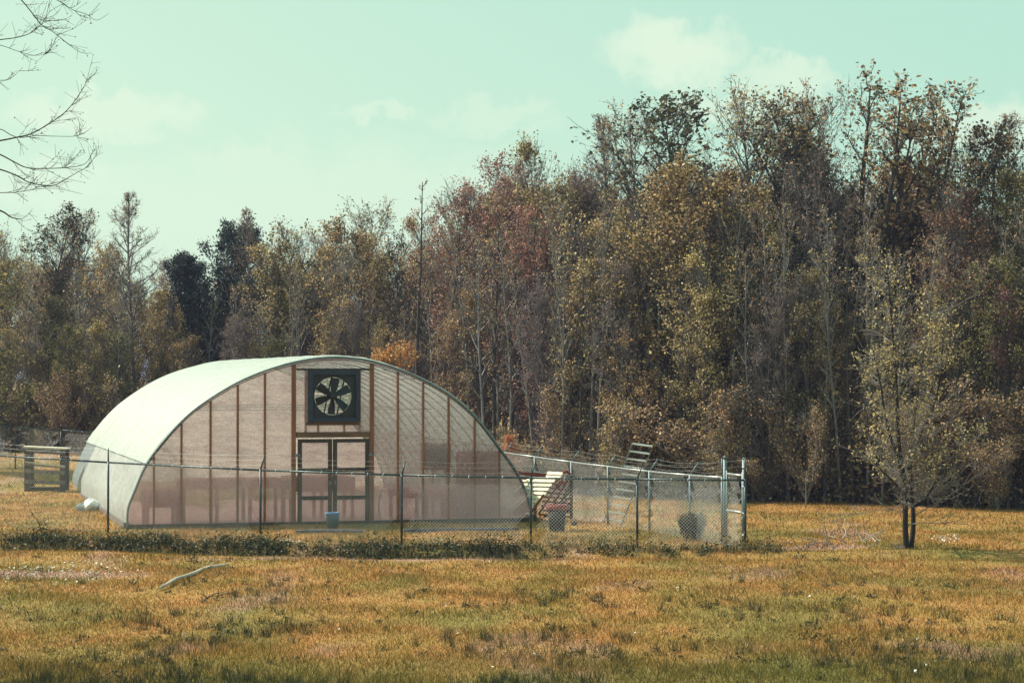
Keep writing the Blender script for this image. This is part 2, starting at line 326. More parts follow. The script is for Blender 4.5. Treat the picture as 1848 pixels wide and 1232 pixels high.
M['skirt2'] = filmmat('clear_side_sheet', (.36, .43, .47), .28, .35, 4, (1, .5, 1), (.22, .29, .33), .7)
M['film'] = filmmat('end_wall_sheet', (.92, .73, .76), .42, .6, 3.5, (.8, 1, 3.5), (.60, .36, .39), .8, low_tint=.5)
M['pane'] = filmmat('door_sheet', (.84, .62, .66), .42, .6, 4, (1, 1, 2), (.54, .30, .33), .85, low_tint=.5)
M['rear'] = filmmat('rear_sheet', (.80, .74, .72), .10, .6, 2, (.4, 1, 2.2), (.42, .36, .38), .95)
M['fanframe'] = nmat('blue_grey_metal', (.010, .018, .035), (.022, .036, .062), 14, .6, .0, bump=.05)
M['black'] = nmat('black_metal', (.008, .012, .012), (.02, .026, .026), 14, .6, bump=.05)
M['louver0'] = nmat('bleached_aluminium', (.45, .48, .50), (.65, .68, .70), 14, .6, .2, bump=.05)
M['louver'] = filmmat('white_louver', (.85, .85, .80), .0, .65, 3, (1, 1, 1), (.8, .8, .76), .3)
M['blue'] = nmat('blue_plastic', (.03, .12, .30), (.06, .19, .40), 12, .6, bump=.1)
M['potred'] = nmat('dull_red_rim', (.15, .022, .025), (.24, .05, .05), 12, .7)
M['pot'] = nmat('black_plastic_pot', (.006, .007, .008), (.018, .019, .02), 12, .7)
M['rubber'] = nmat('black_rubber', (.012, .012, .014), (.03, .03, .034), 12, .5)
M['bag'] = nmat('white_plastic_bag', (.55, .6, .6), (.8, .84, .82), 5, .4, bump=.6)
M['soil'] = nmat('pink_earth_floor', (.58, .28, .27), (.75, .46, .45), 4, .95, bump=.4)
M['sill'] = nmat('grey_blue_board', (.05, .06, .09), (.11, .13, .18), 5, .8)
M['stick'] = nmat('bleached_stick', (.30, .27, .24), (.55, .50, .44), 10, .85, bump=.5)
M['stick2'] = nmat('straw_stalks', (.28, .19, .09), (.48, .34, .18), 10, .85, bump=0)
M['flower'] = nmat('white_petals', (.72, .72, .70), (.85, .84, .82), 20, .6, bump=0)
M['potting'] = nmat('dark_compost', (.03, .022, .016), (.06, .045, .03), 12, .95)
# ------------------------------------------------------------------ ground, one sheet to the horizon
def grid_sheet():
    ex = np.array([60, 90, 140, 220, 400, 800, 1600, 3000.])
    xs = np.concatenate([-ex[::-1], np.arange(-48, 48.1, .4), ex])
    ys = np.concatenate([[-300, -60, 0, 10], np.arange(18, 41, .6), np.arange(41, 49, .12), np.arange(49, 130, .7), [150, 200, 300, 500, 900, 1800, 4000]])
    X, Y = np.meshgrid(xs, ys, indexing='ij'); Z = gz(X, Y)
    V = np.stack([X, Y, Z], -1).reshape(-1, 3); nx, ny = X.shape
    i = np.arange(nx-1)[:, None]*ny+np.arange(ny-1)[None, :]; i = i.ravel()
    return V, np.stack([i, i+ny, i+ny+1, i+1], 1)
V, Fq = grid_sheet()
tag(mesh_np('ground', V, Fq, M['ground'], smooth=True), kind='structure')
# ------------------------------------------------------------------ added bluish volume, lifts the dark tones over field and wood
def added_haze():
    m = bpy.data.materials.new('added_haze'); m.use_nodes = True; t = m.node_tree; t.nodes.clear()
    v = N(t, 'ShaderNodeVolumePrincipled'); v.inputs['Color'].default_value = (.48, .53, .95, 1); v.inputs['Density'].default_value = ADDED_HAZE; v.inputs['Anisotropy'].default_value = .2
    o = N(t, 'ShaderNodeOutputMaterial'); t.links.new(v.outputs[0], o.inputs['Volume'])
    mb = MB(); mb.box(-4000, 4000, -400, 5000, -1.6, 26); tag(mb.build('added_haze', m), label='added bluish volume lifting the shadows over the field and the wood', cat='added_haze', kind='stuff')
ADDED_HAZE = .0004
added_haze()
# ------------------------------------------------------------------ greenhouse
YAW = math.atan(1094/F); A0 = GP(231, 953)
gh = empty('hoop_greenhouse', A0, YAW, label='long white plastic hoop greenhouse with an arched end wall, exhaust fan and double doors', cat='greenhouse')
cu, su = math.cos(YAW), math.sin(YAW)
def FL(px, py):
    """photo pixel -> (u, z) on the end wall's plane"""
    r = ray(px, py); n = Vector((-su, cu, 0)); c = Vector((0, 0, CH)); t = (A0-c).dot(n)/r.dot(n); p = c+r*t-A0
    return p.x*cu+p.y*su, p.z
def FU(px): return FL(px, 800)[0]
def FZ(py, px=600): return FL(px, py)[1]
prof_px = [(230, 953), (231, 918), (243, 885), (264, 838), (297, 794), (337, 751), (380, 719), (428, 691), (476, 670.5), (524, 656), (565, 648), (605, 645),
           (640, 647.5), (673, 653), (719, 667), (764, 686), (811, 713), (856, 751), (899, 806), (932, 852), (948, 887), (957, 922), (961, 950)]
prof = [FL(*p) for p in prof_px]
def catmull(P, n=4):
    P = [Vector(p) for p in P]; out = []
    for i in range(len(P)-1):
        p0 = P[max(i-1, 0)]; p1 = P[i]; p2 = P[i+1]; p3 = P[min(i+2, len(P)-1)]
        for k in range(n):
            t = k/n; out.append(.5*((2*p1)+(p2-p0)*t+(2*p0-5*p1+4*p2-p3)*t*t+(3*p1-p0-3*p2+p3)*t**3))
    out.append(P[-1]); return out
ARC = catmull([Vector((a, b, 0)) for a, b in prof], 4)
au = np.array([p.x for p in ARC]); azz = np.array([p.y for p in ARC]); GW = au[-1]; GL = 17.8
ctr = (GW/2, 1.2)
def archz(u): return float(np.interp(u, au[4:-4], azz[4:-4]))
def shell(i0, i1, v0, v1, nv, off, ripple, name, mat, seed=0):
    rng = np.random.RandomState(seed); vs = np.linspace(v0, v1, nv); V = []
    uu = au[i0:i1+1]; zz = azz[i0:i1+1]
    tx = np.gradient(uu); tz = np.gradient(zz); ln = np.hypot(tx, tz); nxn = -tz/ln; nzn = tx/ln
    ph = rng.rand(len(uu))*1.2
    P = np.zeros((nv, len(uu), 3))
    for j, v in enumerate(vs):
        bul = off+ripple*1.4*np.abs(np.sin(math.pi*v/.62))+ripple*.5*np.sin(v*31+np.sin(np.arange(len(uu))*.35)*1.5)+ripple*.35*np.sin(v*7.3+ph*2)+ripple*.3*np.sin(v*2.1+np.arange(len(uu))*.5)
        P[j, :, 0] = uu+nxn*bul; P[j, :, 1] = v; P[j, :, 2] = zz+nzn*bul
    k = len(uu); i = (np.arange(nv-1)[:, None]*k+np.arange(k-1)[None, :]).ravel()
    return mesh_np(name, P.reshape(-1, 3), np.stack([i, i+1, i+k+1, i+k], 1), mat, gh, smooth=True)
hipL, hipR = 12, len(au)-1-16
shell(hipL, hipR, -.04, GL, 420, .03, .020, 'roof_cover', M['roof'], 1)
shell(0, hipL, 0, 14.2, 120, .012, .018, 'side_curtain', M['skirt'], 2)
tag(shell(0, hipL, 14.2, GL, 40, .010, .015, 'side_curtain', M['skirt2'], 3), label='bluish clear side curtain at the far end')
shell(hipR, len(au)-1, 0, GL, 120, .012, .018, 'side_curtain', M['skirt'], 4)
# hoops and trim
for j in range(0, 16):
    v = .09+j*(GL-.18)/15; mb = MB(); mb.tube([(a, v, b) for a, b in zip(au[::2], azz[::2])], .021, 6); mb.build('hoop', M['gal'], gh)
mb = MB(); mb.tube([(a, -.055, b+.01) for a, b in zip(au, azz)], .026, 7); mb.build('arch_trim', M['galdull'], gh)
mb = MB()
for k in range(6, len(au)-10):   # dark batten holding the sheet, under the trim
    p, q = (au[k], azz[k]), (au[k+1], azz[k+1]); mb.beam((p[0], -.03, p[1]-.05), (q[0], -.03, q[1]-.05), .035, .018, (0, 1, 0))
mb.build('edge_batten', M['frame'], gh)
mb = MB(); mb.tube([(au[hipL]-.03, v, azz[hipL]+.03) for v in np.linspace(0, GL, 14)], .016, 6); mb.tube([(au[hipR]+.03, v, azz[hipR]+.02) for v in np.linspace(0, GL, 14)], .016, 6); mb.build('hip_rail', M['galdull'], gh)
mb = MB()
for fr in (.30, .5, .70):
    u = GW*fr; mb.tube([(u, v, archz(u)-.06) for v in np.linspace(.1, GL-.1, 10)], .018, 6)
mb.build('purlin', M['gal'], gh)
mb = MB()
for v in (3.6, 8.4, 13.1):
    for z in (2.75,):
        mb.tube([(1.75, v, z), (GW-1.75, v, z)], .016, 6)
mb.build('cross_tie', M['gal'], gh)
mb = MB(); mb.box(.02, GW-.02, -.06, .05, -.06, .09); mb.build('base_board', M['frame'], gh)
mb = MB(); mb.box(-.10, -.045, .02, GL, -.06, .14); mb.build('side_base_board', M['wood'], gh)
mb = MB(); mb.box(GW-.03, GW+.05, .02, GL, -.06, .16); mb.build('side_base_board', M['wood'], gh)
mb = MB(); mb.box(.2, GW-.2, .1, GL-.1, -.02, .03); mb.build('earth_floor', M['soil'], gh)
# front film: strips between studs
uD0, uD1 = FU(534), FU(667); zL0, zL1 = FZ(789), FZ(779)
fx0, fx1, fz0, fz1 = FU(555), FU(648), FZ(761), FZ(668)
mb = MB()
def filmcol(u0, u1, z0, z1=None, n=6, y=-.012):
    us = np.linspace(u0, u1, n+1)
    for a, b in zip(us[:-1], us[1:]):
        ta = archz(a)-.02 if z1 is None else z1; tb = archz(b)-.02 if z1 is None else z1
        m = 6
        for k in range(m):
            f0, f1 = k/m, (k+1)/m
            mb.add([(a, y, z0+(ta-z0)*f0), (b, y, z0+(tb-z0)*f0), (b, y, z0+(tb-z0)*f1), (a, y, z0+(ta-z0)*f1)], [(0, 1, 2, 3)])
filmcol(.03, uD0, .09, None, 40); filmcol(uD1, GW-.03, .09, None, 40)
filmcol(uD0, fx0, zL1, None, 3); filmcol(fx1, uD1, zL1, None, 3)
filmcol(fx0, fx1, fz1, None, 8); filmcol(fx0, fx1, zL1, fz0, 3)
mb.build('end_wall_sheet', M['film'], gh)
# rear wall
mb = MB()
us = np.linspace(.03, GW-.03, 60)
for a, b in zip(us[:-1], us[1:]):
    mb.add([(a, GL-.05, .05), (b, GL-.05, .05), (b, GL-.05, archz(b)), (a, GL-.05, archz(a))], [(0, 1, 2, 3)])
mb.build('rear_wall_sheet', M['rear'], gh)
for px in (278, 327.5, 380, 429, 478, 718, 763.5, 809.5, 856.5, 901):
    u = FU(px); mb = MB(); mb.box(u-.024, u+.024, -.03, .07, .09, archz(u)-.06); mb.build('wall_stud', M['stud'], gh)
for px in (530, 671):
    u = FU(px); mb = MB(); mb.box(u-.05, u+.05, -.03, .09, -.02, archz(u)-.05); mb.build('wall_stud', M['stud'], gh)
mb = MB(); mb.box(FU(535), FU(666.5), -.035, .08, zL0, zL1); mb.build('lintel', M['lintel'], gh)
mb = MB(); mb.box(FU(535), FU(666.5), -.015, .06, FZ(668)-.0, FZ(666)+.02); mb.build('wall_header', M['frame'], gh)
for px in (552, 649.5):
    u = FU(px); mb = MB(); mb.box(u-.025, u+.025, 0, .085, zL1, FZ(668)); mb.build('fan_stud', M['stud'], gh)
for px in (574.5, 621.5):
    u = FU(px); mb = MB(); mb.box(u-.025, u+.025, -.005, .085, zL1, FZ(767)); mb.build('cripple_stud', M['stud'], gh)
mb = MB(); mb.box(FU(553), FU(648.5), -.03, .085, FZ(767), FZ(761)); mb.build('fan_sill', M['lintel'], gh)
# exhaust fan (a part of the greenhouse, with its own pieces)
fan = empty('exhaust_fan', ((fx0+fx1)/2, -.05, (fz0+fz1)/2)); fan.parent = gh
hw = (fx1-fx0)/2; hh = (fz1-fz0)/2; ft = .105
mb = MB(); mb.box(-hw, -hw+ft, -.10, .10, -hh, hh); mb.box(hw-ft, hw, -.10, .10, -hh, hh); mb.box(-hw+ft, hw-ft, -.098, .10, hh-ft, hh); mb.box(-hw+ft, hw-ft, -.098, .10, -hh, -hh+ft)
mb.build('fan_housing', M['fanframe'], fan)
fr = .465; fc = (-.02, -.0); n = 48; V = []; Fs = []
iw, ih = hw-ft, hh-ft
for k in range(n):
    t = 2*math.pi*k/n; c, s_ = math.cos(t), math.sin(t); q = min(iw/max(abs(c), 1e-6), ih/max(abs(s_), 1e-6))
    V += [(fc[0]+fr*c, -.03, fc[1]+fr*s_), (c*q, -.03, s_*q), (fc[0]+fr*c, .06, fc[1]+fr*s_)]
for k in range(n):
    k2 = (k+1) % n; Fs += [(3*k, 3*k+1, 3*k2+1, 3*k2), (3*k, 3*k2, 3*k2+2, 3*k+2)]
mb = MB(); mb.add(V, Fs); 
for cx_ in (-1, 1):
    for cz_ in (-1, 1): mb.add([(cx_*iw, -.031, cz_*ih), (cx_*iw*.8, -.031, cz_*ih), (cx_*iw, -.031, cz_*ih*.8)], [(0, 1, 2)])
mb.build('orifice_panel', M['black'], fan)
mb = MB(); mb.lathe([(0.001, -.05), (.085, -.05), (.095, -.02), (.095, .05), (.001, .05)], 16)
hub = mb.build('hub', M['black'], fan, (fc[0], .0, fc[1])); hub.rotation_euler = (math.pi/2, 0, 0)
for k in range(6):
    a = R(82+60*k+(0, 4, -3, 2, -5, 3)[k]); mb = MB(); rows = []
    for q in range(7):
        r_ = .06+(fr-.08)*q/6; w = .05+.085*math.sin(min(1, q/5)*math.pi/2)
        for e in (-1, 1): rows.append(((r_*math.cos(a)-e*w*math.sin(a)*.72), e*.045, (r_*math.sin(a)+e*w*math.cos(a)*.72)))
    fs = [(2*q, 2*q+2, 2*q+3, 2*q+1) for q in range(6)]
    mb.add(rows, fs, True); mb.add([(x, y+.006, z) for x, y, z in rows], [tuple(reversed(f)) for f in fs], True)
    mb.build('blade', M['black'], fan, (fc[0], .01, fc[1]))
mb = MB()
for cx_ in (-.13, .2): mb.beam((cx_-.12, .09, -ih), (cx_+.1, .09, ih), .03, .03, (0, 1, 0))
mb.build('motor_bracket', M['black'], fan)
nl = 9
mb = MB()
rl = random.Random(4)
for k in range(nl):
    z = -ih+.05+k*(2*ih-.06)/nl+rl.uniform(-.012, .012); mb.add([(-iw, .20, z), (iw, .20, z+.004), (iw, .16, z+.085), (-iw, .16, z+.08)], [(0, 1, 2, 3)]); mb.add([(-iw, .206, z), (iw, .206, z+.004), (iw, .166, z+.085), (-iw, .166, z+.08)], [(3, 2, 1, 0)])
mb.build('louver', M['louver'], fan)
# doors
def door(pa, pb, flip):
    u0, u1 = FU(pa), FU(pb); d = empty('door', (u0, -.03, 0)); d.parent = gh; w = u1-u0; zt = FZ(791.5); f = .10
    mb = MB(); z = [.03, FZ(943), FZ(901), FZ(894), FZ(851), FZ(844), zt-.09, zt]
    mb.box(0, f, -.02, .03, .03, zt); mb.box(w-f, w, -.02, .03, .03, zt)
    mb.box(f, w-f, -.018, .028, z[0], z[1]); mb.box(f, w-f, -.018, .028, z[2], z[3]); mb.box(f, w-f, -.018, .028, z[4], z[5]); mb.box(f, w-f, -.018, .028, z[6], z[7])
    mb.build('door_frame', M['frame'], d)
    for a, b in ((z[1], z[2]), (z[3], z[4]), (z[5], z[6])):
        m2 = MB(); m2.add([(f, .005, a), (w-f, .005, a), (w-f, .005, b), (f, .005, b)], [(0, 1, 2, 3)]); m2.build('pane', M['pane'], d)
    hx = -.03 if not flip else w+.03
    m2 = MB(); m2.box(hx-.05, hx+.08 if not flip else hx+.05, -.042, -.024, FZ(823), FZ(818)); m2.build('hinge', M['galdull'], d)
    m2 = MB(); hx = w-.05 if not flip else .05; m2.box(hx-.015, hx+.015, -.05, -.024, FZ(874), FZ(867)); m2.build('handle', M['galdull'], d)
door(537, 599, False); door(600.5, 666, True)
# torn strips of sheet under the ridge
mb = MB(); rng = random.Random(5)
def tear(pts):
    P = [FL(*p) for p in pts]
    for (a, b), (c, d) in zip(P[:-1], P[1:]): mb.beam((a, -.03, b), (c, -.03, d), .02+.02*rng.random(), .01, (0, 1, 0))
tear([(536, 660), (556, 658), (562, 660), (575, 655)]); tear([(597, 655), (620, 658), (642, 660), (655, 664), (672, 667)]); tear([(690, 664), (700, 669), (712, 672), (730, 677)]); tear([(692, 667), (705, 670)])
mb.build('torn_strip', M['frame'], gh)
# ---- things inside (seen through the sheet): top-level things resting on the floor
def GW_(u, v, z=0.0): return Vector((A0.x+u*cu-v*su, A0.y+u*su+v*cu, z))
def bench(u0, u1, v0, v1, z, label, apron=.14, nleg=3):
    o = empty('potting_bench', GW_(u0, v0, .03), YAW, label=label, cat='bench', group='potting benches inside the greenhouse')
    w = u1-u0; d = v1-v0; mb = MB()
    for k in range(6): mb.box(0, w, k*d/6+.01, (k+1)*d/6-.01, z-.03, z)
    mb.build('bench_top', M['bench'], o)
    mb = MB(); mb.box(0, w, -.03, 0, z-apron, z+.01); mb.box(0, w, d, d+.03, z-apron, z+.01); mb.build('apron', M['bench'], o)
    for k in range(nleg):
        x = .06+(w-.12)*k/(nleg-1)
        for y in (.05, d-.05): m2 = MB(); m2.box(x-.04, x+.04, y-.04, y+.04, 0, z-.03); m2.build('leg', M['bench'], o)
bench(FU(264), FU(327), .22, 1.2, FZ(884), 'short potting bench in the left corner of the greenhouse', .40, 2)
bench(FU(334), FU(524), .7, 1.9, FZ(868), 'long potting bench behind the left half of the greenhouse end wall', .22, 4)
bench(FU(722), FU(826), .25, 1.4, FZ(886), 'potting bench between the right door and the slatted rack', .24, 3)
bench(FU(541), FU(664), 1.6, 2.8, FZ(869), 'potting bench seen straight through the greenhouse doors', .34, 3)
# slatted rack
o = empty('slatted_rack', GW_(FU(829), .14, .03), YAW, label='tall red brown slatted rack inside the right side of the greenhouse', cat='rack')
w = FU(901)-FU(829); zt = FZ(818)
for k in range(9): mb = MB(); mb.box(k*w/8.6, k*w/8.6+.055, 0, .02, 0, zt+.08*(k % 2)); mb.build('slat', M['redwood'], o)
mb = MB(); mb.box(-.02, w+.04, .022, .06, zt-.09, zt-.02); mb.box(-.02, w+.04, .022, .06, .35, .42); mb.box(-.02, w+.04, .022, .06, .9, .97); mb.build('crossbar', M['redwood'], o)
for k in range(9): mb = MB(); mb.box(k*w/8.6+.03, k*w/8.6+.085, .3, .32, 0, zt-.05); mb.build('slat', M['redwood'], o)
# window screen in timber frame
o = empty('vent_screen', GW_(FU(762), .20, 0), YAW, label='dark screened vent panel in a timber frame high behind the end wall', cat='vent')
w = FU(817)-FU(762); z0, z1 = FZ(850), FZ(801); mb = MB()
mb.box(0, w, 0, .03, z0, z0+.05); mb.box(0, w, 0, .03, z1-.05, z1); mb.box(0, .05, -.002, .032, z0+.002, z1-.002); mb.box(w-.05, w, -.002, .032, z0+.002, z1-.002); mb.build('screen_frame', M['redwood'], o)
mb = MB()
for k in range(26): x = .05+(w-.1)*(k+.5)/26; mb.box(x-.009, x+.009, .01, .016, z0+.04, z1-.04)
for k in range(24): z = z0+.05+(z1-z0-.1)*(k+.5)/24; mb.box(.04, w-.04, .0165, .022, z-.009, z+.009)
mb.build('screen_mesh', M['black'], o)
m2 = MB(); m2.box(.3, .36, .034, .09, 0.03, z0+.02); m2.build('support_post', M['redwood'], o)
m2 = MB(); m2.box(w-.12, w-.06, .034, .09, 0.03, z0+.02); m2.build('support_post', M['redwood'], o)
# hose, bucket, planks
o = MB(); pts = [FL(x, y) for x, y in ((692, 884), (687, 900), (685, 915), (686, 930), (690, 942), (697, 949))]
o.tube([GW_(a, .12, b+.02) for a, b in pts], .02, 8)
tag(o.build('garden_hose', M['rubber']), label='black garden hose hanging in a curve right of the greenhouse doors', cat='hose')
bp = GP(600, 957); o = empty('bucket', bp, label='light blue plastic bucket standing in front of the greenhouse doors', cat='bucket')
mb = MB(); mb.lathe([(.001, .01), (.125, .01), (.125, 0), (.158, .38), (.172, .385), (.172, .43), (.158, .43), (.150, .40), (.12, .03), (.001, .03)], 28); mb.build('body', M['blue'], o)
mb = MB(); mb.tube([(.17*math.cos(t), -.03-.10*math.sin(t), .41-.12*math.sin(t)) for t in np.linspace(0, math.pi, 12)], .005, 6); mb.build('handle', M['gal'], o)
def plank(pa, pb, ya, yb, label, mat, w=.14, t=.035):
    a = GP(pa, ya, .0); b = GP(pb, yb, .0); a.z = g1(a.x, a.y)+.05; b.z = g1(b.x, b.y)+.05
    mb = MB(); mb.beam(a, b, t, w); mb.beam(a+Vector((.2, .02, .028)), b+Vector((-.3, .05, .028)), .02, w*.5); tag(mb.build('plank', mat), label=label, cat='plank')
plank(535, 655, 962, 962, 'grey wooden plank lying under the greenhouse doors', M['sill'], .2, .05)
plank(728, 935, 960, 957, 'long grey plank lying along the right foot of the end wall', M['sill'], .12, .07)
plank(505, 540, 978, 979, 'short pale board lying in the grass left of the doors', M['woodlit'], .08)
# ------------------------------------------------------------------ fences
def strands(mb_pts, base, top, pitch=.070, r=.0016, seed=0):
    """chain-link wires in each span, both diagonals; returns V,F"""
    P0 = []; P1 = []; rng = np.random.RandomState(seed)
    for i in range(len(base)-1):
        b0, b1 = np.array(base[i]), np.array(base[i+1]); t0, t1 = np.array(top[i]), np.array(top[i+1])
        Ln = np.linalg.norm(b1-b0); h = np.linalg.norm(t0-b0)
        def pos(u, v, side):
            f = (u/Ln)[:, None]; g = (v/h)[:, None]
            sag = .012*np.sin(u*2.1+v*3)
            q = (b0+(b1-b0)*f)*(1-g)+(t0+(t1-t0)*f)*g
            q[:, 1] += side*.003+sag; return q
        for sgn in (1, -1):
            c = np.arange(-h, Ln+h, pitch)
            c = c+rng.normal(0, .002, len(c)); nseg = 4
            for k in range(nseg):
                v0 = np.full(len(c), h*k/nseg); v1 = np.full(len(c), h*(k+1)/nseg)
                if sgn > 0: u0 = c+v0; u1 = c+v1
                else: u0 = c+h-v0; u1 = c+h-v1
                ok = (np.minimum(u0, u1) >= -pitch*2) & (np.maximum(u0, u1) <= Ln+pitch*2)
                ok = (u0 >= 0) & (u0 <= Ln) & (u1 >= 0) & (u1 <= Ln)
                P0.append(pos(u0[ok], v0[ok], sgn)); P1.append(pos(u1[ok], v1[ok], sgn))
    return segs_mesh(np.concatenate(P0), np.concatenate(P1), r, r, 4)
def segs_mesh(P0, P1, r0, r1, n=3):
    P0 = np.asarray(P0, float); P1 = np.asarray(P1, float); m = len(P0)
    r0 = np.broadcast_to(r0, m)[:, None]; r1 = np.broadcast_to(r1, m)[:, None]
    d = P1-P0; d /= np.maximum(np.linalg.norm(d, axis=1, keepdims=True), 1e-6)
    ref = np.where(np.abs(d[:, 2:3]) > .9, np.array([[1., 0, 0]]), np.array([[0., 0, 1]]))
    a = np.cross(d, ref); a /= np.maximum(np.linalg.norm(a, axis=1, keepdims=True), 1e-6); b = np.cross(d, a)
    V = np.zeros((m, 2*n, 3))
    for k in range(n):
        t = 2*math.pi*k/n; w = a*math.cos(t)+b*math.sin(t); V[:, k] = P0+w*r0; V[:, n+k] = P1+w*r1
    i = np.arange(m)[:, None]*2*n; Fs = np.concatenate([np.concatenate([i+k, i+(k+1) % n, i+n+(k+1) % n, i+n+k], 1) for k in range(n)])
    return V.reshape(-1, 3), Fs
def fence(name, label, pts, arms, rail_r=.022, post_r=.026, mat_rail='galdull', mat_post='galdull', wires=True, seed=0, pitch=.070, close=True, nowire_arms=()):
    """pts: (x,y,zbase,ztop); arms: per post tip offset (dx,dy,dz) or None"""
    o = empty(name, (pts[0][0], pts[0][1], 0), label=label, cat='fence'); org = Vector((pts[0][0], pts[0][1], 0))
    base = [Vector((x, y, zb))-org for x, y, zb, zt in pts]; top = [Vector((x, y, zt))-org for x, y, zb, zt in pts]
    for b, t, a in zip(base, top, arms):
        mb = MB(); mb.tube([b-Vector((0, 0, .1)), t+Vector((0, 0, .02))], post_r, 10); mb.build('post', M[mat_post], o)
        if a is not None:
            m2 = MB(); m2.tube([t, t+Vector(a)], [.02, .013], 8); m2.build('barbed_wire_arm', M[mat_post], o)
    mb = MB()
    for p, q in zip(top[:-1], top[1:]): mb.tube([p, (p+q)/2+Vector((0, 0, -.006)), q], rail_r, 8)
    mb.build('top_rail', M[mat_rail], o)
    V, Fs = strands(None, [b+Vector((0, -.03, .03)) for b in base], [t+Vector((0, -.03, -.01)) for t in top], seed=seed, pitch=pitch)
    mesh_np('chain_link', V, Fs, M['wire'], o, smooth=True)
    mb = MB()   # ties along the rail
    for p, q in zip(top[:-1], top[1:]):
        L_ = (q-p).length
        for k in range(1, int(L_/.35)):
            c = p.lerp(q, k*.35/L_); mb.tube([c+Vector((-.012, -.03, -.05)), c+Vector((0, -.032, 0)), c+Vector((.012, 0, .028))], .005, 5)
    mb.build('wire_tie', M['wire'], o)
    if wires:
        rg = random.Random(seed); segs = [(i, i+1) for i in range(len(top)-1) if arms[i] is not None and arms[i+1] is not None]
        for lv in (.33, .66, .97):
            P0 = []; P1 = []
            for i, j in segs:
                p = top[i]+Vector(arms[i])*lv; q = top[j]+Vector(arms[j])*lv
                for k in range(6):
                    s = lambda f: p.lerp(q, f)+Vector((0, 0, -.05*math.sin(math.pi*f)))
                    P0.append(s(k/6)); P1.append(s((k+1)/6))
                for k in range(int((q-p).length/.13)):
                    f = (k+.5)/((q-p).length/.13); c = p.lerp(q, f)+Vector((0, 0, -.05*math.sin(math.pi*f))); dd = Vector((rg.uniform(-.01, .01), 0, .018))
                    P0.append(c-dd); P1.append(c+dd)
            V, Fs = segs_mesh(np.array(P0), np.array(P1), .0014, .0014, 4); mesh_np('barbed_wire', V, Fs, M['wire'], o)
    return o
def fp(px, ybase, ytop, D):
    b = PD(px, ybase, D); t = PD(px, ytop, D); return (b.x, b.y, g1(b.x, b.y), t.z)
front = [(-330, 952, 801, 57.0), (-60, 955, 818, 53.8), (195, 961, 834, 51.2), (470, 987, 848, 47.3), (725, 991, 857, 46.3), (958, 992, 862, 46.2), (1150, 992, 864.5, 46.1), (1345, 994, 866, 45.9)]
farms = [(0, 0, .33), (0, 0, .33), (.0, 0, .33), (.07, .12, .32), (.07, .12, .29), (.11, .14, .38), (.12, .14, .30), (0, 0, .44)]
fence('chain_link_fence', 'dark chain link fence crossing in front of the greenhouse at the edge of the field', [fp(*a) for a in front], farms, seed=1, mat_rail='darksteel', mat_post='darksteel')
back = [(1303, 982, 861, 47.4), (1245, 0, 857, 49.3), (1172, 0, 850.3, 51.5), (1097, 0, 841.5, 54.0), (1031, 0, 833.3, 56.7), (965, 0, 824, 59.6), (912, 0, 816.5, 62.4), (860, 0, 810, 65.2)]
fence('chain_link_fence', 'bright railed chain link fence running back from the gate behind the ladder', [(PD(a, c, d).x, d, g1(PD(a, c, d).x, d), PD(a, c, d).z) for a, b, c, d in back],
      [(0, 0, .4)]+[(.20, -.02, .29)]*7, rail_r=.021, mat_rail='gal', mat_post='galpost', seed=2)
left = [(-60, 0, 765, 74), (28, 0, 770, 74.5), (110, 0, 776, 75), (200, 0, 781.5, 75.5), (300, 0, 786, 76)]
fence('chain_link_fence', 'distant chain link fence behind the wooden stand, left of the greenhouse', [(PD(a, c, d).x, d, g1(PD(a, c, d).x, d), PD(a, c, d).z) for a, b, c, d in left], [(0, 0, .2)]*5, wires=False, seed=3, mat_rail='darksteel', mat_post='darksteel')
# gate / end frame
gA = PD(1308.5, 982, 47.2); gB = PD(1343, 993, 46.05)
o = empty('chain_link_gate', (gA.x, gA.y, 0), label='narrow galvanised chain link gate frame at the right end of the fence', cat='gate')
rel = gB-gA; rel.z = 0
for q, dy in ((Vector((0, 0, 0)), 0), (rel, 0)):
    mb = MB(); mb.tube([q+Vector((0, 0, -.1)), q+Vector((0, 0, 1.9 if q.length > 0 else 1.86))], .038, 12); mb.tube([q+Vector((0, 0, 1.9 if q.length > 0 else 1.86)), q+Vector((0, 0, 1.93))], [.045, .02], 12); mb.build('gate_post', M['galpost'], o)
q1 = rel*.09; q2 = rel*.91
for q in (q1, q2): mb = MB(); mb.tube([q+Vector((0, -.03, .04)), q+Vector((0, -.03, 1.62))], .02, 8); mb.build('gate_upright', M['galdull'], o)
for z, m_ in ((1.55, 'gal'), (.78, 'gal'), (.05, 'gal')): mb = MB(); mb.tube([q1+Vector((0, -.03, z)), q2+Vector((0, -.03, z))], .024, 8); mb.build('crossbar', M[m_], o)
V, Fs = strands(None, [q1+Vector((0, -.05, .05)), q2+Vector((0, -.05, .05))], [q1+Vector((0, -.05, 1.55)), q2+Vector((0, -.05, 1.55))], seed=9); mesh_np('chain_link', V, Fs, M['wire'], o, smooth=True)
for z in (.3, .75, 1.3, 1.7):
    mb = MB(); mb.tube([rel+Vector((0, -.01, z)), rel+Vector((0, -.01, z+.04))], .045, 10); mb.build('clamp', M['gal'], o)
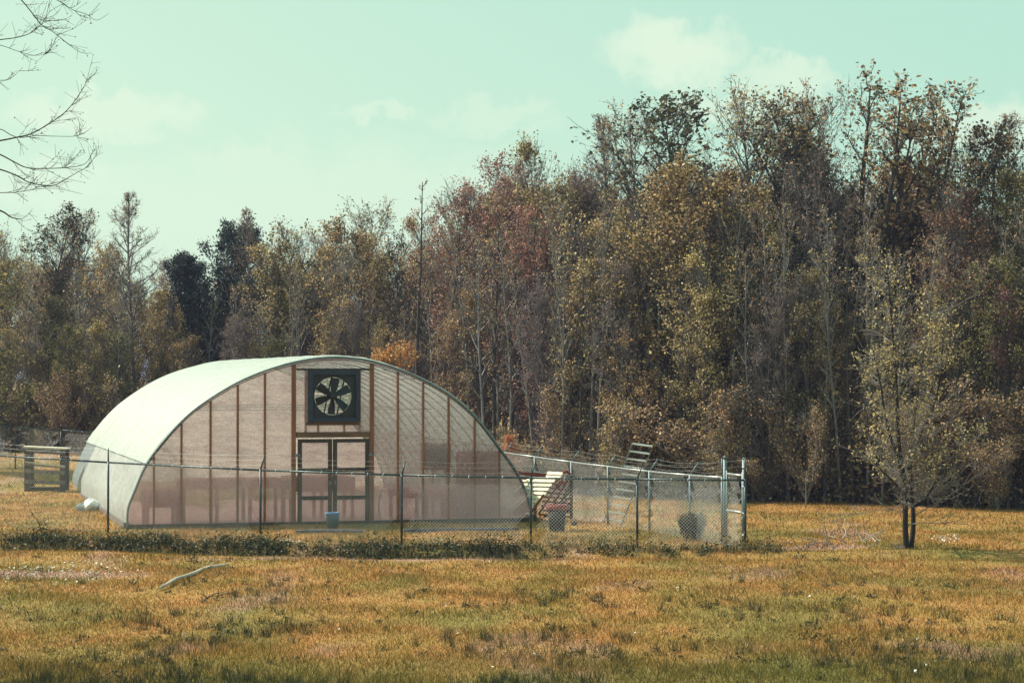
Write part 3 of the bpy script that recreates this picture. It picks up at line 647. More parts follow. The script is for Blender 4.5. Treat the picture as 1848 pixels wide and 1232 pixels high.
# ------------------------------------------------------------------ objects in the yard
# ladder
o_ = PD(1107, 942, 53.6); o = empty('ladder', (o_.x, o_.y, 0), label='weathered aluminium ladder leaning up behind the right fence', cat='ladder'); org = Vector((o_.x, o_.y, 0))
mbL = MB(); mbR = MB(); Lp = []; Rp = []
for k in range(11):
    f = k/10; D = 54.0-1.3*f
    a = PD(1092+49*f, 936-136*f, D+.15)-org; b = PD(1123+55*f, 941-136*f, D-.15)-org
    Lp.append(a); Rp.append(b); mb = MB(); mb.beam(a, b, .04, .035); mb.build('rung', M['louver0'], o)
e = (Lp[0]-Lp[1])*.55; mbL.beam(Lp[0]+e, Lp[-1]-e*.3, .014, .03); mbR.beam(Rp[0]+e, Rp[-1]-e*.3, .014, .03); mbL.build('side_rail', M['galdull'], o); mbR.build('side_rail', M['galdull'], o)
# slatted lounge chair, tilted
cD = 55.3; c0 = PD(980, 940, cD); org = Vector((c0.x, c0.y, 0)); o = empty('lounge_chair', org, label='cream slatted wooden lounge chair with red frame beside the greenhouse foot', cat='chair')
def Q(px, py, d=0): return PD(px, py, cD+d)-org
for k in range(9):
    y = 866+7.4*k; xl = 938+k*1.6; xr = 1001-k*5.3
    mb = MB(); mb.beam(Q(xl, y, .75-.07*k), Q(xr, y+1.5, .75-.07*k-1.0*(xr-xl)/63), .092, .022, (.48, .45, .745)); mb.build('back_slat', M['slat'], o)
for k in range(2): mb = MB(); mb.beam(Q(988-k*3, 853+7*k, .8-.07*k), Q(1015-k*3, 855+7*k, .4-.07*k), .088, .025, (.48, .45, .745)); mb.build('head_slat', M['slat'], o)
for (a, b, c, d, e1, e2, w) in ((1004, 862, 957, 926, .1, -.25, .10), (1012, 868, 972, 927, .3, 0, .08), (1024, 866, 992, 922, .5, .2, .07)):
    mb = MB(); mb.beam(Q(a, b, e1), Q(c, d, e2), w, .05, (0, -1, .3)); mb.build('side_frame', M['redwood'], o)
for (a, b, c, d, e1) in ((1031, 858, 1031, 936, .6), (1001, 900, 1001, 938, .0), (966, 910, 966, 942, -.2)):
    mb = MB(); mb.beam(Q(a, b, e1), Q(c, d, e1), .07, .06, (1, 0, 0)); mb.build('leg', M['frame'], o)
mb = MB(); mb.beam(Q(921, 851, .4), Q(985, 858, .5), .09, .04); mb.beam(Q(921, 860, .4), Q(950, 864, .5), .05, .04); mb.build('arm_rail', M['redwood'], o)
for k in range(5):
    mb = MB(); mb.beam(Q(1030, 872+12*k, .62), Q(998-8*k+k*k, 932, .35), .13, .03, (0, -1, .3)); mb.build('side_board', M['frame'], o)
for k in range(7):
    mb = MB(); mb.beam(Q(985-k*2, 880+8*k, .45-.05*k), Q(1030, 884+8*k, .6), .055, .02, (0, -1, .6)); mb.build('seat_slat', M['redwood'], o)
mb = MB(); mb.tube([Q(1002, 868, .2), Q(1012, 862, .3), Q(1017, 870, .3), Q(1008, 878, .2), Q(1001, 872, .1)], .03, 8); mb.tube([Q(1016, 852, .4), Q(1023, 850, .45), Q(1029, 856, .5)], .035, 8); mb.build('folded_arm', M['redwood'], o)
# pot
pp = GP(1005, 958); o = empty('plant_pot', pp, label='large black plant pot with a dull red rim beside the lounge chair', cat='plant pot')
mb = MB(); mb.lathe([(.001, .0), (.17, 0), (.225, .52), (.001, .52)], 28); mb.build('body', M['pot'], o)
mb = MB(); mb.lathe([(.232, .50), (.25, .50), (.255, .62), (.235, .625), (.225, .55), (.226, .505)], 28); mb.build('rim', M['potred'], o)
mb = MB(); mb.lathe([(.001, .585), (.12, .58), (.229, .56)], 20); mb.build('compost', M['potting'], o)
# small stones near pot
p = GP(1036, 948); mb = MB(); mb.lathe([(.001, 0), (.07, .01), (.09, .05), (.05, .10), (.001, .11)], 9); s_ = mb.build('stone', M['pot'], None, p); tag(s_, label='small dark stone in the dry grass right of the plant pot', cat='stone')
# wooden stand at left
wp = PD(45, 872, 67); wz = g1(wp.x, 67); o = empty('wooden_stand', (wp.x, 67, wz), label='dark wooden stand with rails and a top board coloured as sunlit, left of the greenhouse', cat='stand')
w = 68/4000*67; dz = lambda y: PD(45, y, 67).z-wz
for x in (.07, w): 
    for y in (0, .55): mb = MB(); mb.box(x-.08, x+.08, y-.05, y+.05, -.05, dz(810)); mb.build('post', M['frame'], o)
mb = MB(); mb.beam((-.06, .27, dz(806.5)), (w+.12, .27, dz(808)-.03), .05, .68); mb.build('top_board', M['woodlit'], o)  # sun on the top board is put into its paler colour
for ya, yb, t_, m_ in ((813, 817, .11, 'wood'), (833, 841, .04, 'woodlit'), (837, 844, .05, 'wood'), (849, 853, .11, 'wood'), (868, 871, .12, 'wood')):
    mb = MB(); mb.beam((.02, -.07, dz(ya)), (w+.08, -.07, dz(yb)), t_, .035); mb.build('rail', M[m_], o)
mb = MB(); mb.box(.1, w-.05, .04, .5, .0, .12); mb.build('lower_shelf', M['frame'], o)
# white bags at the side foot
def blob(name, px, py, rx, ry, rz, seed, mat, label, cat, z=0):
    rng = np.random.RandomState(seed); p = GP(px, py, z); n1, n2 = 22, 12; V = []; ph = rng.rand(6)*6
    for j in range(n2+1):
        t = math.pi*j/n2
        for k in range(n1):
            a = 2*math.pi*k/n1; r = 1+.16*math.sin(3*a+ph[0]+2*t)+.10*math.sin(5*a+ph[1])*math.sin(3*t+ph[2])+.08*math.sin(9*a+5*t+ph[3])
            V.append((rx*r*math.sin(t)*math.cos(a), ry*r*math.sin(t)*math.sin(a), rz*(.55+r*math.cos(t)*.6) if math.cos(t) > -.6 else 0))
    Fs = [(j*n1+k, (j+1)*n1+k, (j+1)*n1+(k+1) % n1, j*n1+(k+1) % n1) for j in range(n2) for k in range(n1)]
    mb = MB(); mb.add(V, Fs, True); return tag(mb.build(name, mat, None, (p.x, p.y, g1(p.x, p.y)-.01)), label=label, cat=cat)
blob('plastic_bag', 165, 921, .21, .35, .27, 3, M['bag'], 'larger crumpled white plastic bag against the greenhouse side curtain', 'bag')
blob('plastic_bag', 146, 921, .13, .22, .17, 7, M['skirt2'], 'smaller greyish plastic bag lying left of the white one', 'bag')
# stick on the grass
pts = [(287, 1062), (302, 1058), (318, 1050), (334, 1043), (350, 1036), (364, 1029), (378, 1024), (392, 1025), (404, 1023), (413, 1018)]
P = []
for i, (x, y) in enumerate(pts):
    q = GP(x, y+3, 0); q.z = g1(q.x, q.y)+.05+.02*math.sin(i); P.append(q)
mb = MB(); mb.tube(P, [.022, .028, .03, .033, .035, .036, .034, .03, .026, .014], 8); mb.tube([P[6], P[6]+Vector((.06, .05, .08))], [.014, .006], 6)
tag(mb.build('fallen_branch', M['stick']), label='pale bent branch lying on the grass in front of the fence', cat='branch')
# dead branch litter at right
def litter(px, py, seed, n, size, label, mat):
    rng = np.random.RandomState(seed); c = GP(px, py); P0 = []; P1 = []; r0 = []; r1 = []
    for k in range(n):
        a = rng.uniform(0, 6.28); q = np.array([c.x+rng.normal(0, size*.4), c.y+rng.normal(0, size*.8), 0]); q[2] = g1(q[0], q[1])+.03; d = np.array([math.cos(a), math.sin(a)*.6, rng.uniform(0, .9)])
        L_ = size*rng.uniform(.3, .9); r = .014
        for s_ in range(4):
            q2 = q+d*L_/4; P0.append(q); P1.append(q2); r0.append(r); r1.append(r*.7); r *= .7; q = q2; d = d+rng.normal(0, .3, 3)
    V, Fs = segs_mesh(np.array(P0), np.array(P1), np.array(r0), np.array(r1), 5); tag(mesh_np('fallen_twigs', V, Fs, mat), label=label, cat='branch')
litter(1545, 980, 4, 9, .7, 'bleached forked dead branch standing in the grass left of the lone tree', M['stick'])
litter(1495, 985, 14, 16, .8, 'low heap of brown dead twigs left of the forked branch', M['bark'])
litter(385, 1082, 24, 8, .4, 'little heap of dark twigs below the pale branch on the field', M['bark_dark'])
# ------------------------------------------------------------------ vegetation generators
def unit(v): return v/np.maximum(np.linalg.norm(v, axis=-1, keepdims=True), 1e-9)
def leaves_mesh(A, k, sig, size, rng, flat=.0, asp=.62):
    A = np.repeat(A, k, 0); n = len(A); A = A+rng.normal(0, sig, (n, 3))
    nrm = unit(rng.normal(0, 1, (n, 3))+np.array([0, 0, flat])); t = unit(np.cross(nrm, rng.normal(0, 1, (n, 3)))); b = np.cross(nrm, t)
    s = (size*np.exp(rng.normal(0, .22, n)))[:, None]
    V = np.stack([A-t*s, A-b*s*asp+nrm*s*.15, A+t*s, A+b*s*asp+nrm*s*.15], 1).reshape(-1, 3)
    i = np.arange(n)*4; return V, np.stack([i, i+1, i+2, i+3], 1), n
PROF = {'round': lambda t: math.sin(math.pi*min(1, max(0, .12+.83*t)))**.6, 'cone': lambda t: (1-t)**.8+.08, 'column': lambda t: .30+.75*math.sin(math.pi*(.12+.8*t))**1.2, 'fan': lambda t: .9-.5*t, 'top': lambda t: .35+.65*math.sin(math.pi*(.15+.75*t))}
def grow(seed, S):
    rng = np.random.RandomState(seed); H = S['H']; P0 = []; P1 = []; r0 = []; r1 = []; T0 = []; T1 = []; q0 = []; q1 = []; A = []
    def path(p, d, L_, n, up, wan):
        pts = [p]; 
        for _ in range(n):
            d = d+np.array([0, 0, up/n])+rng.normal(0, wan, 3); d = d/np.linalg.norm(d); p = p+d*(L_/n); pts.append(p)
        return np.array(pts)
    stems = [(np.array([0, 0, -.15]), np.array([rng.normal(0, .02), rng.normal(0, .02), 1.]), H, S['r'])]
    for k in range(S.get('stems', 1)-1):
        a = rng.uniform(0, 6.28); sp_ = S.get('stemspread', .3)*rng.uniform(.5, 1.3); h0 = H*S.get('stem0', .1)*rng.uniform(.5, 1.6)
        stems.append((np.array([0, 0, h0]), np.array([math.cos(a)*sp_, math.sin(a)*sp_, 1.]), (H-h0)*rng.uniform(.8, .98), S['r']*.65))
    for si, (b, d, h, rr) in enumerate(stems):
        tp = path(b, d, h, 10, .15, S.get('wob', .03)); m = len(tp)
        rad = rr*(1-np.linspace(0, 1, m)**1.1)+.012
        for i in range(m-1): T0.append(tp[i]); T1.append(tp[i+1]); q0.append(rad[i]); q1.append(rad[i+1])
        n1 = max(6, int(S['n1']/len(stems)**.6))
        for i in range(n1):
            t = S['c0']+(1-S['c0'])*((i+rng.rand())/n1)**S.get('tp', .85); t = min(t, .985); x = t*(m-1); j = int(x); base = tp[j]+(tp[min(j+1, m-1)]-tp[j])*(x-j)
            tt = (t-S['c0'])/(1-S['c0']); L1 = H*S['len1']*PROF[S['prof']](tt)*rng.uniform(.65, 1.2)/(len(stems)**.25)
            az = 2.4*i+rng.rand()*.9+si*1.3; el = R(S['el']+rng.normal(0, 9)+tt*S.get('elt', 20)); dd = np.array([math.cos(az)*math.cos(el), math.sin(az)*math.cos(el), math.sin(el)])
            pa = path(base, dd, L1, 5, S.get('up', .5), .08); ra = min(rad[j]*.6, .012+.017*L1); rs = ra*(1-np.linspace(0, 1, 6)*.85)
            for s_ in range(5): P0.append(pa[s_]); P1.append(pa[s_+1]); r0.append(rs[s_]); r1.append(rs[s_+1])
            for _ in range(S['n2']):
                t2 = rng.uniform(.18, 1.0); x2 = t2*5; j2 = min(int(x2), 4); bb = pa[j2]+(pa[j2+1]-pa[j2])*(x2-j2); ax = unit(pa[j2+1]-pa[j2])
                d2 = unit(ax*.9+rng.normal(0, .55, 3)+np.array([0, 0, .25])); L2 = L1*S.get('len2', .38)*(1.15-.6*t2)*rng.uniform(.6, 1.2)+.12; pb = path(bb, d2, L2, 3, .3, .12)
                rb = max(.005, rs[j2]*.45)
                for s_ in range(3): P0.append(pb[s_]); P1.append(pb[s_+1]); r0.append(rb*(1-.25*s_)); r1.append(rb*(1-.25*(s_+1)))
                for q in range(S['n3']):
                    u = rng.rand()*3; j3 = min(int(u), 2); b3 = pb[j3]+(pb[j3+1]-pb[j3])*(u-j3); e3 = b3+unit(unit(pb[j3+1]-pb[j3])*.7+rng.normal(0, .6, 3)+np.array([0, 0, .3]))*L2*rng.uniform(.25, .6)
                    P0.append(b3); P1.append(e3); r0.append(.0055); r1.append(.003); A.append(e3)
                    if rng.rand() < .5: A.append((b3+e3)/2)
                A.append(pb[-1])
        A.append(tp[-1])
    tr = segs_mesh(np.array(T0), np.array(T1), np.array(q0), np.array(q1), 8); br = segs_mesh(np.array(P0), np.array(P1), np.array(r0)*S.get('tw', 1), np.array(r1)*S.get('tw', 1), 3)
    A = np.array(A)
    if S.get('keep', 1) < 1: A = A[rng.rand(len(A)) < S['keep']]
    # clumps: leave random holes in the crown
    if S.get('holes'):
        hc = A[rng.choice(len(A), S['holes'])]; rr_ = S.get('holer', .55)
        for c in hc: A = A[np.linalg.norm(A-c, axis=1) > rr_*rng.uniform(.5, 1.2)]
    V, Fs, n = leaves_mesh(A, S['k'], S['sig'], S['leaf'], rng, .5)
    rnd = np.clip(rng.beta(1.1, 1.3, n), 0, 1)
    return tr, br, (V, Fs, rnd)
TEMPL = {}
def template(kind, i):
    key = (kind, i)
    if key in TEMPL: return TEMPL[key]
    S = dict(SPEC[kind]); (tv, tf), (bv, bf), (lv, lf, rnd) = grow(hash_(kind)*31+i*7+3, S)
    a = mesh_np('trunk', tv, tf, M[S['bark']], smooth=True, link=False); b = mesh_np('branches', bv, bf, M[S['bark']], link=False)
    c = mesh_np('crown', lv, lf, M[S['mat']], attrs={'rnd': rnd}, link=False)
    hmax = max(lv[:, 2].max(), bv[:, 2].max()); TEMPL[key] = (a.data, b.data, c.data, hmax); 
    for o in (a, b, c): bpy.data.objects.remove(o)
    return TEMPL[key]
def hash_(s): return sum(ord(c)*(i+1) for i, c in enumerate(s)) % 997
SPEC = {
 'dense': dict(H=10, r=.10, n1=52, c0=.10, len1=.27, prof='round', el=42, elt=8, n2=9, n3=5, len2=.42, k=5, sig=.11, leaf=.052, keep=.9, mat='olive', bark='bark', tw=1.25, holes=34, holer=.55),
 'tan': dict(H=10, r=.095, n1=50, c0=.10, len1=.25, prof='round', el=44, elt=6, n2=9, n3=5, len2=.42, k=5, sig=.11, leaf=.048, keep=.9, mat='tan', bark='bark', tw=1.25, holes=36, holer=.55),
 'rust': dict(H=10, r=.10, n1=52, c0=.15, len1=.27, prof='round', el=46, elt=5, n2=9, n3=6, len2=.42, k=4, sig=.09, leaf=.042, keep=.85, mat='rust', bark='bark', tw=1.25, holes=24, holer=.5),
 'pink': dict(H=10, r=.09, n1=50, c0=.15, len1=.27, prof='top', el=50, elt=5, n2=10, n3=7, len2=.42, k=1, sig=.05, leaf=.036, keep=.8, mat='pink', bark='bark', tw=1.6),
 'green': dict(H=10, r=.10, n1=48, c0=.06, len1=.26, prof='round', el=34, elt=8, n2=9, n3=5, len2=.42, k=5, sig=.13, leaf=.050, mat='green', bark='bark_dark', holes=34, holer=.55),
 'sparse': dict(H=10, r=.085, n1=40, c0=.30, len1=.22, prof='column', el=48, elt=4, n2=7, n3=4, len2=.45, k=4, sig=.07, leaf=.052, keep=.45, mat='darkleaf', bark='bark_dark', tw=1.2),
 'airy': dict(H=10, r=.08, n1=42, c0=.30, len1=.22, prof='column', el=50, elt=4, n2=8, n3=4, len2=.45, k=2, sig=.06, leaf=.040, keep=.5, mat='tan', bark='bark', tw=1.3),
 'fan': dict(H=10, r=.12, n1=84, c0=.25, len1=.17, prof='top', el=52, elt=4, n2=7, n3=4, len2=.45, k=2, sig=.08, leaf=.046, keep=.5, stems=11, stemspread=.34, stem0=.25, mat='tan', bark='bark_dark', tw=1.3),
 'bare': dict(H=10, r=.075, n1=44, c0=.4, len1=.19, prof='cone', el=44, elt=2, n2=8, n3=5, k=1, sig=.02, leaf=.024, keep=.6, mat='tan', bark='bark', tw=1.2),
 'snag': dict(H=10, r=.075, n1=18, c0=.45, len1=.10, prof='cone', el=40, elt=2, n2=4, n3=2, k=1, sig=.02, leaf=.03, mat='rust', bark='bark_dark', tw=1.3),
 'pole': dict(H=10, r=.065, n1=22, c0=.30, len1=.13, prof='round', el=46, elt=2, n2=5, n3=3, k=2, sig=.05, leaf=.04, keep=.5, mat='tan', bark='bark_pale', tw=1.6, wob=.05),
 'pine': dict(H=10, r=.14, n1=60, c0=.25, len1=.23, prof='round', el=12, elt=30, n2=9, n3=5, k=6, sig=.11, leaf=.060, mat='needle', bark='bark_dark', holes=10, holer=.5),
 'shrub': dict(H=4, r=.03, n1=46, c0=.03, len1=.34, prof='top', el=48, elt=2, n2=8, n3=4, len2=.5, k=2, sig=.10, leaf=.038, keep=.7, stems=7, stemspread=.6, stem0=.02, mat='tan', bark='bark', tw=1.4, holes=10, holer=.35, wob=.09),
 'orange': dict(H=4, r=.05, n1=30, c0=.1, len1=.28, prof='round', el=44, elt=4, n2=8, n3=5, k=5, sig=.10, leaf=.042, mat='orange', bark='bark', holes=10, holer=.35),
}
TD = lambda px: float(np.interp(px, [-200, 0, 400, 700, 1000, 1350, 1848, 2000], [87, 86, 83, 79, 71, 67, 64, 63]))
treecount = [0]
def tree(kind, px, ytop, dD=0.0, wid=1.0, label=None, group=None, D=None, var=None, name=None, cat='tree'):
    D = TD(px)+dD if D is None else D; treecount[0] += 1; n = treecount[0]
    x = XD(px, D); zb = g1(x, D); H = PD(px, ytop, D).z-zb
    a, b, c, hm = template(kind, (n % 3) if var is None else var); s = H/hm
    nm = name or ('pine_tree' if kind == 'pine' else 'tree' if kind not in ('shrub',) else 'shrub')
    o = empty(nm, (x, D, zb), (n*2.399) % 6.283, label=label, cat=cat if kind != 'shrub' else 'shrub', group=group); o.scale = (s*wid, s*wid, s)
    for nm_, me in (('trunk', a), ('branches', b), ('crown', c)):
        q = bpy.data.objects.new(nm_, me); C.objects.link(q); q.parent = o
    return o
# named trees: kind, px, ytop, extra depth, width, label
T = [
 ('tan', 14, 400, 0, 1.0, 'tan leafy tree at the far left edge of the wood, above the wooden stand'),
 ('sparse', 85, 362, 2, 1.25, 'dark tipped tree, first peak of the skyline from the left'),
 ('green', 120, 520, -1, 1.0, 'dull green rounded tree under the first skyline peak at left'),
 ('airy', 150, 370, 2, 1.1, 'airy thin crowned tree just right of the dark tipped peak at left'),
 ('tan', 196, 428, 1, .9, 'tan tree filling the dip left of the slender bare tree'),
 ('bare', 248, 336, -1.5, 1.25, 'slender bare tree with a cone of twigs standing above the left wood'),
 ('rust', 300, 446, 2, 1.0, 'reddish tree between the slender bare tree and the dark pine'),
 ('dense', 292, 505, -2, .85, 'yellow olive bushy tree above the left shoulder of the greenhouse'),
 ('pine', 348, 448, 0, .95, 'lower dark blue green pine left of the taller pine'),
 ('pine', 402, 380, 1.5, .85, 'taller dark blue green pine standing out of the left wood'),
 ('bare', 446, 372, 1, 1.0, 'thin bare tree right of the dark pines'),
 ('tan', 505, 432, 1, 1.0, 'tan tree right of the thin bare tree, above the greenhouse roof'),
 ('dense', 562, 385, 2, 1.0, 'olive tree left of the forked tree behind the greenhouse ridge'),
 ('airy', 640, 350, 5, 1.2, 'airy twiggy tree peaking over the olive trees behind the exhaust fan'),
 ('dense', 625, 372, 0, 1.05, 'olive tree with dark forked limbs right behind the exhaust fan'),
 ('sparse', 700, 402, 1, .9, 'thin leaved tree left of the tall dark snag'),
 ('snag', 747, 322, -3, 1.0, 'tall dark straight snag rising behind the right half of the greenhouse'),
 ('snag', 783, 392, -2.5, .9, 'shorter dark trunk beside the tall snag'),
 ('tan', 775, 372, 2, .75, 'narrow tan tree in the dip right of the tall snag'),
 ('rust', 838, 312, 1, .9, 'rust red tree where the skyline climbs right of the snag'),
 ('rust', 905, 268, 2, 1.0, 'rust red rounded tree right of where the skyline climbs'),
 ('tan', 972, 234, 1, .8, 'orange topped tree standing above its rust red neighbours'),
 ('pink', 1020, 262, 3, 1.0, 'pinkish grey budding tree right of the orange topped tree'),
 ('rust', 958, 360, -1.5, .9, 'deep red tree below the orange topped one, in front of it'),
 ('bare', 1106, 200, 3, 1.15, 'bare twiggy tree standing above the wood left of its airy neighbour'),
 ('airy', 1165, 176, 2, 1.0, 'airy pale tree left of the dark leaved peak'),
 ('sparse', 1262, 152, 1.0, 1.4, 'dark leaved pointed tree peaking below the biggest cloud'),
 ('dense', 1140, 330, -2, .95, 'olive tree below the bare twiggy tree, left of the big olive mass'),
 ('dense', 1215, 262, -1.5, 1.0, 'big olive tree in front of the dark leaved peak'),
 ('dense', 1300, 268, -1, .95, 'olive tree right of the big olive one'),
 ('airy', 1382, 146, 2, 1.2, 'pale airy tree between the two highest peaks of the skyline'),
 ('green', 1440, 210, 2, .6, 'small dark green crown left of the highest tree'),
 ('airy', 1470, 132, 3, .9, 'tall wispy tree immediately left of the highest tree'),
 ('pink', 1480, 262, 0, .9, 'pinkish grey tree at the lower left of the highest tree'),
 ('fan', 1568, 106, 1, 1.2, 'highest tree of the wood, its many ascending limbs fanning out'),
 ('dense', 1652, 262, 3, .75, 'olive tree tucked behind the right side of the highest tree'),
 ('airy', 1700, 228, 3, .8, 'narrow airy tree right of the highest tree'),
 ('rust', 1722, 318, -1.5, .95, 'orange red tree with a straight pale trunk right of the lone field tree'),
 ('sparse', 1752, 212, 1, .95, 'dark leaved leaning tree near the right edge of the wood'),
 ('bare', 1803, 198, 2, 1.1, 'bare branching tree near the right edge of the photo'),
 ('green', 1838, 290, 0, .9, 'dark green tree at the right edge of the photo'),
 ('green', 1835, 440, -3, .9, 'low dark green tree in front at the right edge'),
 ('green', 1432, 575, -2.5, .8, 'green leaved understorey tree left of the lone field tree'),
 ('dense', 1390, 330, -1, .9, 'olive tree below the pale airy tree'),
 ('pink', 1310, 420, -1, .8, 'greyish budding tree in the middle of the right wood'),
 ('tan', 1050, 380, -2, .9, 'tan tree right of the deep red tree'),
 ('orange', 690, 598, -6, 1.0, 'bright orange young tree peeping over the greenhouse ridge'),
 ('orange', 925, 780, -6, .8, 'small orange bush at the right shoulder of the greenhouse'),
]
for k, px, yt, dD, wd, lb in T: tree(k, px, yt, dD, wd, lb)
sky_x = [-150, 0, 85, 150, 200, 300, 350, 400, 430, 480, 560, 630, 690, 740, 780, 830, 900, 980, 1030, 1100, 1180, 1260, 1340, 1400, 1440, 1500, 1560, 1600, 1650, 1700, 1760, 1800, 1848, 2000]
sky_y = [400, 415, 400, 410, 450, 470, 470, 440, 455, 445, 410, 385, 430, 440, 395, 330, 290, 262, 280, 280, 275, 262, 270, 280, 290, 290, 270, 260, 290, 350, 290, 350, 320, 320]
rg = random.Random(11)
for row, (dd, low, step) in enumerate(((4, 25, 62), (9, 20, 70), (15, 12, 76))):
    px = -130+row*23
    while px < 1990:
        p_ = px+rg.uniform(-14, 14); kd = rg.choice(['tan', 'dense', 'tan', 'pink', 'rust', 'dense'] if 250 < p_ < 1750 else ['tan', 'dense', 'green', 'tan'])
        if 760 < p_ < 1080: kd = rg.choice(['rust', 'rust', 'pink', 'tan'])
        tree(kd, p_, np.interp(p_, sky_x, sky_y)+low+rg.uniform(0, 50), dd+rg.uniform(-1, 1), rg.uniform(.8, 1.05), 'slender leafy tree deep in the wood, mostly hidden by the trees in front', 'trees deep in the wood')
        px += step
LM = [(-110, 'the first metres beyond the left edge'), (-50, 'the left edge of the photo'), (0, 'the left end of the rail'), (45, 'the left post of the wooden stand'), (108, 'the right post of the wooden stand'), (150, 'the far left greenhouse corner'),
 (195, 'the post before the side curtain'), (248, 'the slender bare tree'), (300, 'the greenhouse roof shoulder'), (348, 'the lower dark pine'), (402, 'the taller dark pine'), (446, 'the thin bare tree'),
 (478, 'the stud before the left door'), (530, 'the left door post'), (600, 'the exhaust fan'), (671, 'the right door post'), (747, 'the tall dark snag'), (810, 'the vent screen'), (870, 'the slatted rack'),
 (925, 'the arch foot at right'), (985, 'the cream slatted lounge chair'), (1031, 'the red rimmed plant pot'), (1097, 'the foot of the leaning ladder'), (1160, 'the top of the leaning ladder'), (1247, 'the dark bush in the pen'),
 (1300, 'the left gate post'), (1346, 'the right gate post'), (1400, 'the grass beyond the gate'), (1452, 'the thin forked sapling'), (1500, 'the heap of brown twigs'), (1545, 'the bleached forked branch'), (1600, 'the highest tree of the wood'),
 (1641, 'the lone field tree'), (1708, 'the patch of white flowers'), (1760, 'the dark leaved leaning tree'), (1803, 'the bare branching right tree'), (1848, 'the right edge of the photo'), (1920, 'the first metres beyond the right edge'), (1990, 'the last metres beyond the right edge')]
def place_labels(items, head, tail):
    # items: (object, px, adjective); one label each: the two landmarks it stands between, then its order among its like
    groups = {}
    for o, px, adj in items:
        i = max(k for k in range(len(LM)) if LM[k][0] <= px or k == 0); j = min(i+1, len(LM)-1); near = i if abs(px-LM[i][0]) <= abs(px-LM[j][0]) else j
        groups.setdefault((adj, near, 'left of' if px < LM[near][0]-9 else 'right of' if px > LM[near][0]+9 else 'level with'), []).append((px, o))
    for (adj, n, side), g in groups.items():
        g.sort(key=lambda a: a[0])
        for k, (px, o) in enumerate(g):
            pre = '' if len(g) == 1 else 'leftmost ' if k == 0 else 'rightmost ' if k == len(g)-1 else 'middle ' if len(g) == 3 else ('second ', 'third ')[k-1]
            o['label'] = pre+head % adj+' '+side+' '+LM[n][1]+tail
ADJ = {'tan': 'tan', 'dense': 'olive', 'green': 'dull green', 'pink': 'pinkish grey', 'rust': 'rust red'}
young = []; shrubs = []; poles = []
px = -110
while px < 1980:     # edge of the wood: younger trees in the front row
    p_ = px+rg.uniform(-18, 18); sk = np.interp(p_, sky_x, sky_y); base = 830 if p_ < 700 else 880
    kd = rg.choice(['tan', 'tan', 'dense', 'green', 'pink', 'rust'])
    young.append((tree(kd, p_, sk+(base-sk)*rg.uniform(.28, .50), -2.2+rg.uniform(-.8, .8), rg.uniform(.7, 1.05), 'x', 'young trees along the edge of the wood'), p_, ADJ[kd]))
    px += 58
px = -110
while px < 1980:
    p_ = px+rg.uniform(-12, 12); base = 830 if p_ < 700 else 890; D_ = TD(p_)-2.9+rg.uniform(-1.0, 1.4)
    hs_ = rg.uniform(50, 230); ws_ = rg.uniform(.75, 1.5)
    if not 215 < p_ < 870: shrubs.append((tree('shrub', p_, base-hs_, 0, ws_, 'x', 'shrubs at the foot of the wood', D=D_), p_, 'tall' if hs_ > 140 else 'low'))
    px += 34
# two shade trees outside the left edge
tree('green', -75, 330, 0, 1.2, 'leafy green tree just beyond the left edge, shading the wooden stand', D=74)
# straight thin dark trunks inside the wood
for i, px in enumerate((560, 660, 890, 915, 1045, 1130, 1232, 1372, 1540, 1700)):
    poles.append((tree('snag', px, np.interp(px, sky_x, sky_y)+rg.uniform(60, 170), -2.6+rg.uniform(-.6, .4), .8, 'x', 'thin dark trunks at the edge of the wood'), px, 'dark'))
for i in range(92):
    px = -90+i*22.5+rg.uniform(-12, 12); sk = np.interp(px, sky_x, sky_y)
    poles.append((tree('pole', px, sk+rg.uniform(40, 220), rg.uniform(-3.2, -1.2), .9, 'x', 'pale slim trunks at the front of the wood'), px, 'pale'))
place_labels(young, 'low %s front tree', '')
place_labels(shrubs, '%s tangled shrub of the wood edge', '')
place_labels(poles, '%s slim trunk', '')
# undergrowth as stuff
rng = np.random.RandomState(8); n = 5200; pxs = rng.uniform(-140, 2000, n); Dd = np.array([TD(p) for p in pxs])-3.4+rng.gamma(1.4, 2.2, n); X = (pxs-924)/F*Dd
hgt = rng.gamma(2, .34, n); Zb = gz(X, Dd); A = np.stack([X, Dd, Zb+np.clip(hgt, 0, 3.2)], 1)
V, Fs, m = leaves_mesh(A, 16, .22, .062, rng, .4)
tag(mesh_np('undergrowth', V, Fs, M['brush'], attrs={'rnd': rng.beta(1.5, 2.2, m)}), label='tangled brown undergrowth at the foot of the trees', cat='undergrowth', kind='stuff')
